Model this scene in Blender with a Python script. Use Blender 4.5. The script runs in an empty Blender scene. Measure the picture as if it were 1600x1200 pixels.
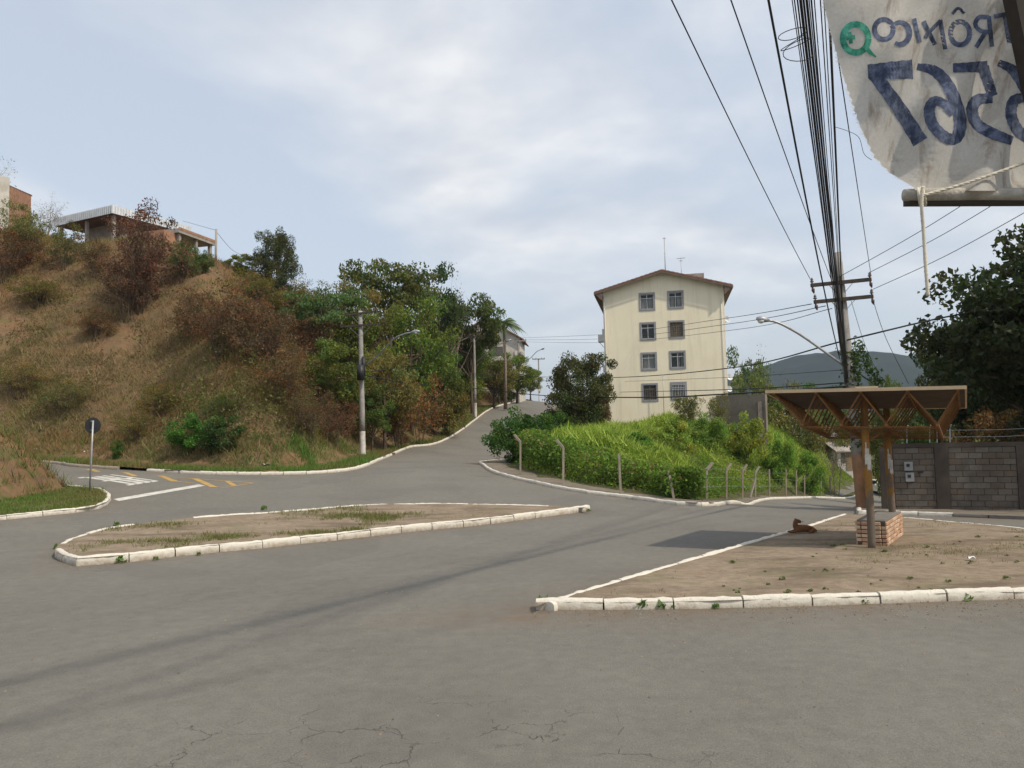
import bpy, bmesh, math, random
import numpy as np
from mathutils import Vector, Matrix, Euler
from mathutils.geometry import delaunay_2d_cdt
R = math.radians
scene = bpy.context.scene
col = scene.collection
rng = np.random.default_rng(7)
random.seed(7)

# ------------------------------------------------------------------ camera
CAM = np.array([0.0, 0.0, 2.4]); FPX = 1244.0; PITCH = R(4.0); ROLL = R(1.2)
_F = np.array([0, math.cos(PITCH), math.sin(PITCH)]); _U = np.array([0, -math.sin(PITCH), math.cos(PITCH)]); _R = np.array([1.0, 0, 0])
XC = _R*math.cos(ROLL) - _U*math.sin(ROLL); YC = _U*math.cos(ROLL) + _R*math.sin(ROLL)
cam = bpy.data.cameras.new('camera'); camo = bpy.data.objects.new('camera', cam); col.objects.link(camo)
cam.sensor_width = 36.0; cam.lens = FPX/1600*36; cam.clip_start = 0.05; cam.clip_end = 9000
camo.matrix_world = Matrix(((XC[0], YC[0], -_F[0], CAM[0]), (XC[1], YC[1], -_F[1], CAM[1]), (XC[2], YC[2], -_F[2], CAM[2]), (0, 0, 0, 1)))
scene.camera = camo

# ------------------------------------------------------------------ light
SUN_EL = R(50); SUN_AZ = R(-35)          # azimuth measured from +X towards the camera side
sun_dir = Vector((math.cos(SUN_EL)*math.cos(SUN_AZ), math.cos(SUN_EL)*math.sin(SUN_AZ), math.sin(SUN_EL)))
sl = bpy.data.lights.new('sun', 'SUN'); sl.energy = 2.1; sl.angle = R(1.6); sl.color = (1.0, 0.90, 0.74)
so = bpy.data.objects.new('sun', sl); col.objects.link(so); so.rotation_euler = sun_dir.to_track_quat('Z', 'Y').to_euler()
so.location = (30, -20, 60)
world = bpy.data.worlds.new('World'); scene.world = world; world.use_nodes = True
scene.view_settings.view_transform = 'Standard'; scene.view_settings.look = 'None'
scene.view_settings.gamma = 1.0; scene.view_settings.use_curve_mapping = False
scene.view_settings.exposure = 0.68
scene.cycles.max_bounces = 5; scene.cycles.diffuse_bounces = 3; scene.cycles.transparent_max_bounces = 8; scene.cycles.volume_bounces = 0
scene.cycles.use_denoising = True

# ------------------------------------------------------------------ node helper
class NT:
    def __init__(s, tree): s.t = tree; s.N = tree.nodes; s.L = tree.links
    def n(s, typ, ins=None, **props):
        nd = s.N.new('ShaderNode'+typ)
        for k, v in props.items(): setattr(nd, k, v)
        for k, v in (ins or {}).items(): s.set(nd.inputs[k], v)
        return nd
    def set(s, sock, v):
        if isinstance(v, bpy.types.NodeSocket): s.L.new(v, sock)
        elif isinstance(v, bpy.types.Node): s.L.new(v.outputs[0], sock)
        else:
            if sock.type == 'RGBA' and len(v) == 3: v = (*v, 1)
            sock.default_value = v
    def noise(s, vec, scale, detail=4, rough=.55, dist=0.0, out=0):
        return s.n('TexNoise', {'Vector': vec, 'Scale': scale, 'Detail': detail, 'Roughness': rough, 'Distortion': dist}).outputs[out]
    def ramp(s, fac, a, b, ca=(0, 0, 0), cb=(1, 1, 1)):
        if a > b: a, b, ca, cb = b, a, cb, ca
        nd = s.n('ValToRGB', {0: fac}); e = nd.color_ramp.elements
        e[0].position = a; e[1].position = b; e[0].color = (*ca, 1); e[1].color = (*cb, 1)
        return nd.outputs[0]
    def mix(s, f, a, b, bt='MIX'):
        nd = s.n('Mix', None, data_type='RGBA', blend_type=bt)
        s.set(nd.inputs[0], f); s.set(nd.inputs[6], a); s.set(nd.inputs[7], b)
        return nd.outputs[2]
    def m(s, op, a, b=0.0, c=0.0, clamp=False):
        nd = s.n('Math', {0: a, 1: b, 2: c}, operation=op, use_clamp=clamp); return nd.outputs[0]
    def pos(s): return s.n('NewGeometry').outputs['Position']
    def obj(s): return s.n('TexCoord').outputs['Object']
    def scalev(s, v, sc):
        return s.n('Mapping', {'Vector': v, 'Scale': sc}).outputs[0]
    def bump(s, h, strength=.3, dist=.02):
        return s.n('Bump', {'Height': h, 'Strength': strength, 'Distance': dist}).outputs[0]

def material(name, fn, rough=.8, spec=.3, metal=0.0):
    mt = bpy.data.materials.new(name); mt.use_nodes = True
    t = NT(mt.node_tree); b = t.N['Principled BSDF']
    b.inputs['Roughness'].default_value = rough; b.inputs['Metallic'].default_value = metal
    b.inputs['Specular IOR Level'].default_value = spec
    r = fn(t, b)
    if r is not None: t.set(b.inputs['Base Color'], r)
    return mt

def simple(name, c, var=.25, scale=6.0, rough=.8, spec=.3, metal=0.0, bump=0.0, dirt=None, dirt_amt=.5, objspace=True):
    def fn(t, b):
        p = t.obj() if objspace else t.pos()
        n1 = t.noise(p, scale, 5); n2 = t.noise(p, scale*7, 3)
        lo = tuple(x*(1-var) for x in c); hi = tuple(min(1, x*(1+var)) for x in c)
        r = t.ramp(n1, .3, .7, lo, hi)
        r = t.mix(.25, r, t.ramp(n2, .3, .7, lo, hi))
        if dirt:
            d = t.ramp(t.noise(p, scale*.6, 6, .65), .45, .75)
            r = t.mix(t.m('MULTIPLY', d, dirt_amt), r, dirt)
        if bump: t.set(b.inputs['Normal'], t.bump(t.m('ADD', n1, n2), bump, .02))
        return r
    return material(name, fn, rough, spec, metal)

# ------------------------------------------------------------------ world sky with thin cloud
def build_world():
    t = NT(world.node_tree); t.N.clear()
    out = t.n('OutputWorld'); bg = t.n('Background')
    sky = t.n('TexSky', None, sky_type='NISHITA', sun_disc=False)
    sky.sun_elevation = SUN_EL; sky.sun_rotation = R(90) - SUN_AZ
    sky.air_density = 1.3; sky.dust_density = 4.0; sky.ozone_density = 1.2; sky.altitude = 700
    d = t.n('TexCoord').outputs['Generated']
    sp = t.n('SeparateXYZ', {0: d})
    zz = t.m('ADD', t.m('MAXIMUM', sp.outputs[2], 0.0), .22)
    v = t.n('CombineXYZ', {0: t.m('DIVIDE', sp.outputs[0], zz), 1: t.m('DIVIDE', sp.outputs[1], zz), 2: .37}).outputs[0]
    v = t.n('Mapping', {'Vector': v, 'Location': (1.86, 2.52, 0)}).outputs[0]
    n1 = t.noise(v, 1.25, 8, .52, .15); n2 = t.noise(v, .5, 3, .5, .1)
    n3 = t.noise(t.n('Mapping', {'Vector': v, 'Location': (.03, .10, .02)}).outputs[0], 1.25, 8, .52, .15)
    # pale hazy veil, with soft white cloud tops and blue grey bases over it
    veil = t.mix(.62, t.mix(1.0, sky.outputs[0], (.10, .10, .10), 'MULTIPLY'), (.48, .515, .565))
    lit = t.ramp(t.m('ADD', t.m('MULTIPLY', t.m('SUBTRACT', n1, n3), 3.4), .5), .1, .92, (.39, .415, .46), (.645, .645, .645))
    cl = t.ramp(t.m('ADD', t.m('MULTIPLY', n1, .55), t.m('MULTIPLY', n2, .45)), .455, .60)
    low = t.n('MapRange', {0: sp.outputs[2], 1: .02, 2: .32, 3: .25, 4: .95}, interpolation_type='SMOOTHSTEP').outputs[0]
    base = t.mix(t.m('MULTIPLY', cl, low), veil, lit)
    t.set(bg.inputs[0], base); bg.inputs[1].default_value = 1.0
    t.L.new(bg.outputs[0], out.inputs[0])
build_world()

# ------------------------------------------------------------------ pixel rays and terrain
def ray(px, py): return _F + XC*(px-800)/FPX + YC*(600-py)/FPX
def at(px, py, Y):
    d = ray(px, py); p = CAM + d*(Y/d[1]); return Vector(p)
CP = []
for X in (-30, -15, 0, 15, 30):
    for Y in (-12, 0, 8, 15): CP.append((X, Y, 0.0))
CP += [(-16.4, 31, .75), (-9.4, 50, 1.4), (-28, 45, 1.8), (-42, 44, 2.5), (-16.7, 25, .4), (-4, 88, 4.75), (1.2, 115, 7.7), (5.7, 165, 10), (9, 225, 11),
       (-1.9, 44, 1.0), (2.3, 36, .3), (10, 41, -1.05), (18.3, 57, -2.0), (32, 80, -3.7), (39, 86, -3.9), (60, 130, -6), (14.5, 30, -.5), (19, 29, -.5), (30, 27, -.55),
       (10.6, 25.5, -.22), (-60, 60, 3.2), (-60, 20, 1.0), (60, 40, -2.2), (60, 0, 0), (-5, 26, .05), (3, 27, -.05), (-8, 34, .55), (60, 225, -8), (-60, 225, 12), (3, 88, 4.6), (8, 115, 7.3), (25, 22, -.3), (-11, 20, .03), (5, 20, -.02)]
CP = np.array(CP)
def _phi(r): return np.where(r > 1e-9, r*r*np.log(np.maximum(r, 1e-9)), 0.0)
_n = len(CP); _D = np.hypot(CP[:, None, 0]-CP[None, :, 0], CP[:, None, 1]-CP[None, :, 1])
_A = np.zeros((_n+3, _n+3)); _A[:_n, :_n] = _phi(_D) + np.eye(_n)*4.0; _A[:_n, _n] = 1; _A[:_n, _n+1:] = CP[:, :2]; _A[_n:, :_n] = _A[:_n, _n:].T
_W = np.linalg.solve(_A, np.r_[CP[:, 2], 0, 0, 0])
def e(X, Y):
    X = np.clip(np.asarray(X, float), -62, 62); Y = np.clip(np.asarray(Y, float), -14, 228)
    sh = X.shape; x = X.ravel(); y = Y.ravel(); o = np.empty_like(x)
    for i in range(0, len(x), 20000):
        a = x[i:i+20000]; b = y[i:i+20000]
        o[i:i+20000] = _phi(np.hypot(a[:, None]-CP[None, :, 0], b[:, None]-CP[None, :, 1])) @ _W[:_n] + _W[_n] + a*_W[_n+1] + b*_W[_n+2]
    return o.reshape(sh)
def ef(x, y): return float(e(np.array([x]), np.array([y]))[0])
def G(px, py, dz=0.0, hf=None, y0=4.0, y1=200.0):
    d = ray(px, py); s = np.arange(y0, y1, .2)/d[1]
    P = CAM[None, :] + s[:, None]*d[None, :]
    h = (hf or e)(P[:, 0], P[:, 1]) + dz - P[:, 2]
    k = np.where((h[1:] >= 0) & (h[:-1] < 0))[0]
    if len(k) == 0: raise RuntimeError('no ground at %s %s' % (px, py))
    k = k[0]; f = -h[k]/(h[k+1]-h[k]); p = P[k]*(1-f)+P[k+1]*f
    return Vector(p)

# ------------------------------------------------------------------ mesh helpers
def newmesh(name, V, F, mats=(), smooth=False, tint=None):
    me = bpy.data.meshes.new(name)
    V = np.asarray(V, dtype=np.float32)
    if isinstance(F, np.ndarray):
        k = F.shape[1]; nf = len(F)
        me.vertices.add(len(V)); me.vertices.foreach_set('co', V.ravel())
        me.loops.add(nf*k); me.loops.foreach_set('vertex_index', F.astype(np.int32).ravel())
        me.polygons.add(nf); me.polygons.foreach_set('loop_start', np.arange(nf, dtype=np.int32)*k)
        me.update(calc_edges=True)
    else:
        me.from_pydata([tuple(map(float, v)) for v in V], [], [tuple(int(i) for i in f) for f in F]); me.update()
    if tint is not None:
        a = me.attributes.new('tint', 'FLOAT_COLOR', 'POINT'); a.data.foreach_set('color', np.asarray(tint, dtype=np.float32).ravel())
    for m_ in mats: me.materials.append(m_)
    if smooth: me.polygons.foreach_set('use_smooth', np.ones(len(me.polygons), dtype=bool))
    return me
def link(name, me, parent=None, loc=(0, 0, 0)):
    o = bpy.data.objects.new(name, me); col.objects.link(o); o.parent = parent; o.location = loc; return o
def tag(o, label=None, cat=None, group=None, kind=None):
    if label: o['label'] = label
    if cat: o['category'] = cat
    if group: o['group'] = group
    if kind: o['kind'] = kind
    return o
def empty(name, loc, label, cat, group=None, rz=0.0):
    o = bpy.data.objects.new(name, None); col.objects.link(o); o.location = loc; o.rotation_euler.z = rz; o.empty_display_size = .2
    return tag(o, label, cat, group)
def rootloc(p):
    while p.parent: p = p.parent
    return np.array(p.location)

class MB:
    def __init__(s): s.v = []; s.f = []
    def add(s, V, F):
        k = len(s.v); s.v += [tuple(map(float, v)) for v in V]; s.f += [tuple(i+k for i in f) for f in F]; return s
    def box(s, c, size, M=None, taper=1.0):
        x, y, z = (q/2 for q in size); V = []
        for sz in (-1, 1):
            k = taper if sz > 0 else 1
            for sx, sy in ((-1, -1), (1, -1), (1, 1), (-1, 1)): V.append(Vector((sx*x*k, sy*y*k, sz*z)))
        if M is not None: V = [M @ v for v in V]
        V = [v + Vector(c) for v in V]
        return s.add(V, [(3, 2, 1, 0), (4, 5, 6, 7), (0, 1, 5, 4), (1, 2, 6, 5), (2, 3, 7, 6), (3, 0, 4, 7)])
    def beam(s, a, b, w, h=None, up=(0, 0, 1)):
        a = Vector(a); b = Vector(b); h = h or w; d = b-a; L = d.length; d.normalize()
        x = d.cross(Vector(up))
        if x.length < 1e-4: x = Vector((1, 0, 0))
        x.normalize(); z = x.cross(d); M = Matrix((x, d, z)).transposed()
        return s.box((a+b)/2, (w, L, h), M)
    def tube(s, P, rad, n=8, caps=True):
        P = [Vector(p) for p in P]; k = len(P)
        rad = [rad]*k if not hasattr(rad, '__len__') else rad
        V = []; prev = None
        for i, p in enumerate(P):
            d = (P[min(i+1, k-1)]-P[max(i-1, 0)])
            d = d.normalized() if d.length > 1e-9 else Vector((0, 0, 1))
            if prev is None: u = d.orthogonal().normalized()
            else: u = (prev - d*prev.dot(d)); u = u.normalized() if u.length > 1e-6 else d.orthogonal().normalized()
            prev = u; w = d.cross(u)
            for j in range(n):
                a = 2*math.pi*j/n; V.append(p + (u*math.cos(a)+w*math.sin(a))*rad[i])
        F = []
        for i in range(k-1):
            for j in range(n): F.append((i*n+j, i*n+(j+1) % n, (i+1)*n+(j+1) % n, (i+1)*n+j))
        if caps: F.append(tuple(range(n-1, -1, -1))); F.append(tuple((k-1)*n+j for j in range(n)))
        return s.add(V, F)
    def mesh(s, name, mat, smooth=False, off=(0, 0, 0)):
        V = np.array(s.v, dtype=float).reshape(-1, 3) - np.array(off); return newmesh(name, V, s.f, [mat] if mat else [], smooth)
    def build(s, name, mat, parent=None, smooth=False, base=None):
        if parent is not None: return link(name, s.mesh(name, mat, smooth, rootloc(parent)), parent)
        V = np.array(s.v)
        b = base if base is not None else ((V[:, 0].min()+V[:, 0].max())/2, (V[:, 1].min()+V[:, 1].max())/2, V[:, 2].min())
        return link(name, s.mesh(name, mat, smooth, b), None, b)
def smooth_curve(P, n=10):
    P = [Vector(p) for p in P]; Q = []
    for i in range(len(P)-1):
        a = P[max(i-1, 0)]; b = P[i]; c = P[i+1]; d = P[min(i+2, len(P)-1)]
        for k in range(n):
            t = k/n; Q.append(.5*((2*b)+(c-a)*t+(2*a-5*b+4*c-d)*t*t+(3*b-a-3*c+d)*t**3))
    Q.append(P[-1]); return Q
def inside(poly, X, Y):
    poly = np.asarray(poly); r = np.zeros(np.shape(X), bool); n = len(poly)
    for i in range(n):
        x1, y1 = poly[i]; x2, y2 = poly[(i+1) % n]
        c = ((y1 > Y) != (y2 > Y)); xi = (x2-x1)*(Y-y1)/((y2-y1) if abs(y2-y1) > 1e-12 else 1e-12)+x1
        r ^= c & (X < xi)
    return r
def pdist(line, X, Y):
    """distance to a polyline and the nearest point on it"""
    L = np.asarray(line, float); best = np.full(np.shape(X), 1e9); nx = np.zeros_like(best); ny = np.zeros_like(best)
    for i in range(len(L)-1):
        a = L[i]; d = L[i+1]-a; q = max(d@d, 1e-12)
        t = np.clip(((X-a[0])*d[0]+(Y-a[1])*d[1])/q, 0, 1); cx = a[0]+t*d[0]; cy = a[1]+t*d[1]
        r = np.hypot(X-cx, Y-cy); k = r < best
        best = np.where(k, r, best); nx = np.where(k, cx, nx); ny = np.where(k, cy, ny)
    return best, nx, ny
def fnoise(X, Y, s, seed=0, oct=3):
    """cheap smooth value noise"""
    X = np.asarray(X, float); Y = np.asarray(Y, float); o = np.zeros(X.shape); amp = 1.0; tot = 0
    for k in range(oct):
        x = X/s*2**k + seed*17.3; y = Y/s*2**k + seed*9.1; xi = np.floor(x).astype(np.int64); yi = np.floor(y).astype(np.int64); fx = x-xi; fy = y-yi
        fx = fx*fx*(3-2*fx); fy = fy*fy*(3-2*fy)
        def h(a, b):
            q = (a*374761393 + b*668265263 + (seed+k)*974634777) & 0x7fffffff; q = ((q ^ (q >> 13))*1274126177) & 0x7fffffff
            return ((q ^ (q >> 16)) & 0xffff)/32767.5-1
        o += amp*((h(xi, yi)*(1-fx)+h(xi+1, yi)*fx)*(1-fy)+(h(xi, yi+1)*(1-fx)+h(xi+1, yi+1)*fx)*fy); tot += amp; amp *= .5
    return o/tot
def cdt_sheet(poly, step, zf, extra=None):
    poly = [tuple(p) for p in poly]; A = np.array(poly)
    xs = np.arange(A[:, 0].min()+step*.5, A[:, 0].max(), step); ys = np.arange(A[:, 1].min()+step*.5, A[:, 1].max(), step)
    X, Y = np.meshgrid(xs, ys); X = X.ravel()+rng.uniform(-.2, .2, X.size)*step; Y = Y.ravel()+rng.uniform(-.2, .2, Y.size)*step
    k = inside(A, X, Y); X = X[k]; Y = Y[k]
    d, _, _ = pdist(poly+[poly[0]], X, Y); k = d > step*.35; X = X[k]; Y = Y[k]
    vs = [Vector(p) for p in poly]+[Vector((x, y)) for x, y in zip(X, Y)]; n = len(poly)
    r = delaunay_2d_cdt(vs, [(i, (i+1) % n) for i in range(n)], [], 1, 1e-5)
    V2 = np.array([(v.x, v.y) for v in r[0]]); F = np.array([f for f in r[2] if len(f) == 3])
    return np.c_[V2, zf(V2[:, 0], V2[:, 1])], F
def resample(P, step):
    P = np.array([(p[0], p[1]) for p in P]); s = np.r_[0, np.cumsum(np.hypot(*np.diff(P, axis=0).T))]
    n = max(1, int(round(s[-1]/step))); q = np.linspace(0, s[-1], n+1)
    return np.c_[np.interp(q, s, P[:, 0]), np.interp(q, s, P[:, 1])]
def curve2(P, n=8): return [(v.x, v.y) for v in smooth_curve([Vector((p[0], p[1], 0)) for p in P], n)]
# ------------------------------------------------------------------ kerb lines (plan view)
def gl(pts, dz=0.0): return [tuple(G(x, y, dz)[:2]) for x, y in pts]
K_HILL = [(-75, 47), (-45, 45.5)] + gl([(30, 722), (110, 729), (200, 735), (285, 740), (350, 742), (430, 742), (500, 740), (550, 735), (580, 726), (605, 715), (640, 700)])
_p = K_HILL[-1]
K_HILL = K_HILL + [(-6.4, 66), (-4.9, 78), (-3.9, 88), (-2.4, 100), (.3, 115), (2.6, 135), (4.6, 165), (8, 220)]
K_HILL = curve2(K_HILL, 6)
K_PLOT = [(44, 95)] + gl([(1338, 775), (1250, 779), (1190, 783), (1140, 788), (1100, 791), (1060, 789), (980, 779), (900, 769), (840, 757), (790, 745), (762, 735), (748, 725)]) 
_q = K_PLOT[-1]
K_PLOT = K_PLOT + [(_q[0]+.05, _q[1]+2.5), (_q[0]+.9, _q[1]+7), (.8, 62), (2.2, 78), (3.2, 90), (5.5, 104), (8.5, 120), (12, 165), (16, 220)]
K_PLOT = curve2(K_PLOT, 5)
K_ISL_F = curve2(gl([(120, 885), (195, 879), (255, 872), (310, 866), (360, 861), (408, 857), (450, 852), (500, 847), (565, 840), (660, 829), (740, 822), (820, 812), (880, 804), (922, 798)]), 3)
ISL_H = .19
K_ISL_B = curve2(gl([(924, 794.5), (900, 791), (840, 788), (760, 786.5), (650, 785.5), (560, 788), (480, 794), (400, 800), (310, 806), (245, 814), (185, 820), (150, 827), (112, 838), (92, 849), (87, 860)], ISL_H)
                 + [K_ISL_F[0]], 3)
PLOT_H = .13
K_SH_F = gl([(836, 953), (960, 953), (1115, 951), (1223, 948), (1326, 945), (1430, 941), (1530, 938), (1600, 936), (1900, 928)])
K_SH_L = [K_SH_F[0]] + gl([(838, 944), (900, 922), (1000, 893), (1100, 864), (1200, 836), (1260, 820), (1316, 802.5)], PLOT_H)
K_SH_B = [K_SH_L[-1]] + gl([(1345, 803.5), (1430, 808), (1500, 814), (1600, 823), (1900, 850)], PLOT_H)
K_COR = gl([(-260, 836), (-120, 824), (0, 813), (60, 807), (120, 801), (152, 796), (168, 789), (174, 780), (168, 773), (152, 767)])
_c = K_COR[-1]
K_COR = curve2(K_COR + [(_c[0]-3, _c[1]+1.2), (_c[0]-7, _c[1]+2.4), (_c[0]-14, _c[1]+4.0), (_c[0]-30, _c[1]+5)], 4)
K_WALL = curve2([(46, 84), (30, 60)] + gl([(1344, 790), (1339, 798), (1346, 803), (1400, 804.5), (1500, 808), (1600, 812), (1900, 822)]), 3)

# ------------------------------------------------------------------ materials
def m_asphalt():
    def fn(t, b):
        p = t.pos()
        fine = t.noise(p, 55, 3, .7); med = t.noise(p, 5.0, 5, .6); big = t.noise(p, .35, 4, .5); sp = t.noise(p, 160, 2, .5)
        c = t.ramp(big, .3, .7, (.135, .126, .107), (.195, .183, .157))
        c = t.mix(.55, c, t.ramp(med, .25, .75, (.12, .113, .097), (.205, .191, .162)))
        c = t.mix(t.m('MULTIPLY', t.ramp(fine, .55, .72), .6), c, (.26, .245, .21))
        c = t.mix(t.m('MULTIPLY', t.ramp(fine, .45, .25), .65), c, (.05, .048, .042))
        c = t.mix(t.m('MULTIPLY', t.ramp(sp, .68, .75), .35), c, (.33, .32, .29))
        s = t.n('SeparateXYZ', {0: p}); x, y = s.outputs[0], s.outputs[1]
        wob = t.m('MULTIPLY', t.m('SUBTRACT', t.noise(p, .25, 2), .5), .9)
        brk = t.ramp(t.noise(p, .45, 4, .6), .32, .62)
        for (x1, y1, x2, y2, w, a) in ((-5.2, 6.3, 5, 16.2, .2, .3), (-8.5, 9.6, 12.5, 28.4, .25, .16), (-6, 13.5, 14, 31, .5, .14)):  # faint shadows of the overhead cables, painted into the asphalt as dark streaks
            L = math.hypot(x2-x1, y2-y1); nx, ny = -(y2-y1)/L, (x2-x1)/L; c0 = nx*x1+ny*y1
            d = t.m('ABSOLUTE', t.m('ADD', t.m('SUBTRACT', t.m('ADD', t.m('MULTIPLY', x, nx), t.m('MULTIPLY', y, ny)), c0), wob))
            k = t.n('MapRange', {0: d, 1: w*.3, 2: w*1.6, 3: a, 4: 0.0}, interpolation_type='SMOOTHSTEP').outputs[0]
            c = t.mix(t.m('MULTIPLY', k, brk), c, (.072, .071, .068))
        # oil spots
        oil = t.ramp(t.noise(t.n('Mapping', {'Vector': p, 'Scale': (.8, 1.5, 1)}).outputs[0], .55, 5, .62), .66, .73)
        c = t.mix(t.m('MULTIPLY', oil, .42), c, (.07, .068, .064))
        # cracks: meandering, only in worn patches
        wv = t.n('VectorMath', {0: p, 1: t.n('VectorMath', {0: t.noise(p, 2.2, 4, .6, 0, 1), 1: (.55, .55, .55)}, operation='MULTIPLY').outputs[0]}, operation='ADD').outputs[0]
        vo = t.n('TexVoronoi', {'Vector': wv, 'Scale': 1.35}, feature='DISTANCE_TO_EDGE').outputs[0]
        cx = t.m('ADD', x, 1.2); cy = t.m('SUBTRACT', y, 5.9)
        patch = t.m('EXPONENT', t.m('MULTIPLY', t.m('ADD', t.m('MULTIPLY', t.m('MULTIPLY', cx, cx), .16), t.m('MULTIPLY', t.m('MULTIPLY', cy, cy), .35)), -1.0))
        pn = t.m('MULTIPLY', patch, t.ramp(t.noise(p, .9, 3), .36, .5))
        cr = t.m('MULTIPLY', t.ramp(vo, .003, .011, (1, 1, 1), (0, 0, 0)), t.m('MULTIPLY', t.ramp(pn, .15, .5), t.ramp(t.noise(p, 3.3, 4, .6), .42, .58)))
        c = t.mix(t.m('MULTIPLY', cr, .65), c, (.055, .045, .036))
        pt = t.ramp(t.noise(p, .16, 2, .4, 1.2), .56, .575); c = t.mix(t.m('MULTIPLY', pt, .16), c, (.085, .083, .078))
        # reddish dirt washed along the kerbs
        dt = t.n('Attribute', None, attribute_name='dirt').outputs['Fac']
        dn = t.m('MULTIPLY', dt, t.ramp(t.noise(p, 1.6, 6, .68), .3, .68), clamp=True)
        c = t.mix(t.m('MULTIPLY', dn, .75), c, (.165, .115, .075))
        h = t.m('SUBTRACT', t.m('ADD', t.m('MULTIPLY', fine, .7), t.m('MULTIPLY', sp, .4)), t.m('MULTIPLY', cr, .8))
        t.set(b.inputs['Normal'], t.bump(h, .8, .014))
        return c
    return material('asphalt', fn, .85, .25)
def m_dirt(name, soil, pale, green, gamt):
    def fn(t, b):
        p = t.pos()
        n1 = t.noise(p, .7, 6, .62); n2 = t.noise(p, 6, 6, .65); n3 = t.noise(p, 40, 3, .6)
        c = t.ramp(n1, .32, .68, soil, pale)
        c = t.mix(.5, c, t.ramp(n2, .3, .7, tuple(x*.62 for x in soil), tuple(x*1.12 for x in pale)))
        c = t.mix(t.m('MULTIPLY', t.ramp(n3, .55, .75), .3), c, (.36, .30, .22))
        c = t.mix(t.m('MULTIPLY', t.ramp(t.noise(t.scalev(p, (1, 2.2, 1)), .5, 7, .66), .48, .64), .7), c, (.105, .08, .056))
        c = t.mix(t.m('MULTIPLY', t.ramp(t.noise(p, 1.1, 7, .7), .5, .64), gamt), c, green)
        t.set(b.inputs['Normal'], t.bump(t.m('ADD', n2, t.m('MULTIPLY', n3, .6)), .6, .03))
        return c
    return material(name, fn, .95, .1)
M = {}
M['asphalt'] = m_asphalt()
M['dirt'] = m_dirt('packed_dirt', (.215, .158, .110), (.31, .250, .185), (.15, .15, .075), .4)
M['verge'] = m_dirt('verge_soil', (.15, .10, .06), (.19, .145, .09), (.08, .12, .03), .75)
M['bank'] = m_dirt('red_bank', (.19, .095, .05), (.20, .13, .07), (.09, .10, .035), .9)
M['hillsoil'] = m_dirt('hill_soil', (.19, .098, .054), (.205, .14, .076), (.125, .115, .045), .65)
M['plotsoil'] = m_dirt('plot_soil', (.07, .06, .03), (.09, .09, .035), (.05, .1, .02), .9)
M['pave'] = m_dirt('worn_pavement', (.17, .14, .11), (.23, .20, .165), (.12, .13, .06), .3)
def m_kerb(name, c, dirtc, amt):
    def fn(t, b):
        o = t.obj(); p = t.pos(); z = t.n('SeparateXYZ', {0: o}).outputs[2]
        n = t.noise(p, 7, 6, .65); n2 = t.noise(p, 28, 4, .6)
        r = t.ramp(n, .35, .7, tuple(x*.8 for x in c), c)
        low = t.m('ADD', t.n('MapRange', {0: z, 1: -.2, 2: -.03, 3: .6, 4: 0.0}).outputs[0], t.m('MULTIPLY', t.m('SUBTRACT', n, .45), 1.4))
        r = t.mix(t.m('MULTIPLY', t.ramp(low, .15, .75), amt), r, dirtc)
        r = t.mix(t.m('MULTIPLY', t.ramp(n2, .6, .72), .5*amt), r, tuple(x*.7 for x in dirtc))
        t.set(b.inputs['Normal'], t.bump(t.m('ADD', n, n2), .4, .015))
        return r
    return material(name, fn, .85, .2)
M['kerbw'] = m_kerb('whitewashed_kerb', (.70, .66, .57), (.25, .19, .13), .95)
M['kerbg'] = m_kerb('bare_kerb', (.36, .31, .25), (.2, .14, .09), .9)
M['kerbd'] = m_kerb('dark_kerb', (.22, .19, .16), (.08, .07, .05), .9)  # darker kerb stones for the block wall side
M['white_paint'] = simple('road_white', (.60, .58, .52), .12, 5, .8, .2, dirt=(.17, .16, .145), dirt_amt=.75, objspace=False)
M['yellow_paint'] = simple('road_yellow', (.46, .29, .085), .15, 5, .8, .2, dirt=(.16, .15, .13), dirt_amt=.85, objspace=False)
M['concrete'] = simple('pole_concrete', (.33, .31, .285), .22, 3, .9, .15, bump=.25, dirt=(.13, .12, .11), dirt_amt=.6)
M['concrete_dark'] = simple('dark_concrete', (.16, .14, .12), .3, 2, .95, .1, bump=.3, dirt=(.05, .045, .04), dirt_amt=.8)
M['cable'] = simple('cable_black', (.018, .018, .02), .2, 4, .6, .3)
M['steel'] = simple('galvanised', (.36, .37, .38), .15, 8, .5, .4, .5, dirt=(.2, .15, .1), dirt_amt=.3)
M['darkwood'] = simple('creosote_wood', (.055, .045, .038), .35, 4, .85, .2)
M['ceramic'] = simple('brown_ceramic', (.10, .055, .04), .2, 4, .35, .5)
M['black'] = simple('black_plastic', (.02, .02, .022), .2, 4, .5, .4)
M['lampglass'] = simple('lamp_lens', (.5, .5, .47), .1, 4, .25, .5)
M['pwhite'] = simple('pole_whitewash', (.62, .6, .55), .15, 4, .9, .15, dirt=(.3, .26, .21), dirt_amt=.8)
M['bark'] = simple('bark', (.12, .09, .065), .4, 7, .95, .1, bump=.6)
M['bark_pale'] = simple('pale_bark', (.25, .2, .16), .35, 7, .95, .1, bump=.4)
M['trash'] = simple('litter_white', (.72, .73, .74), .1, 6, .6, .3)

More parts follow.
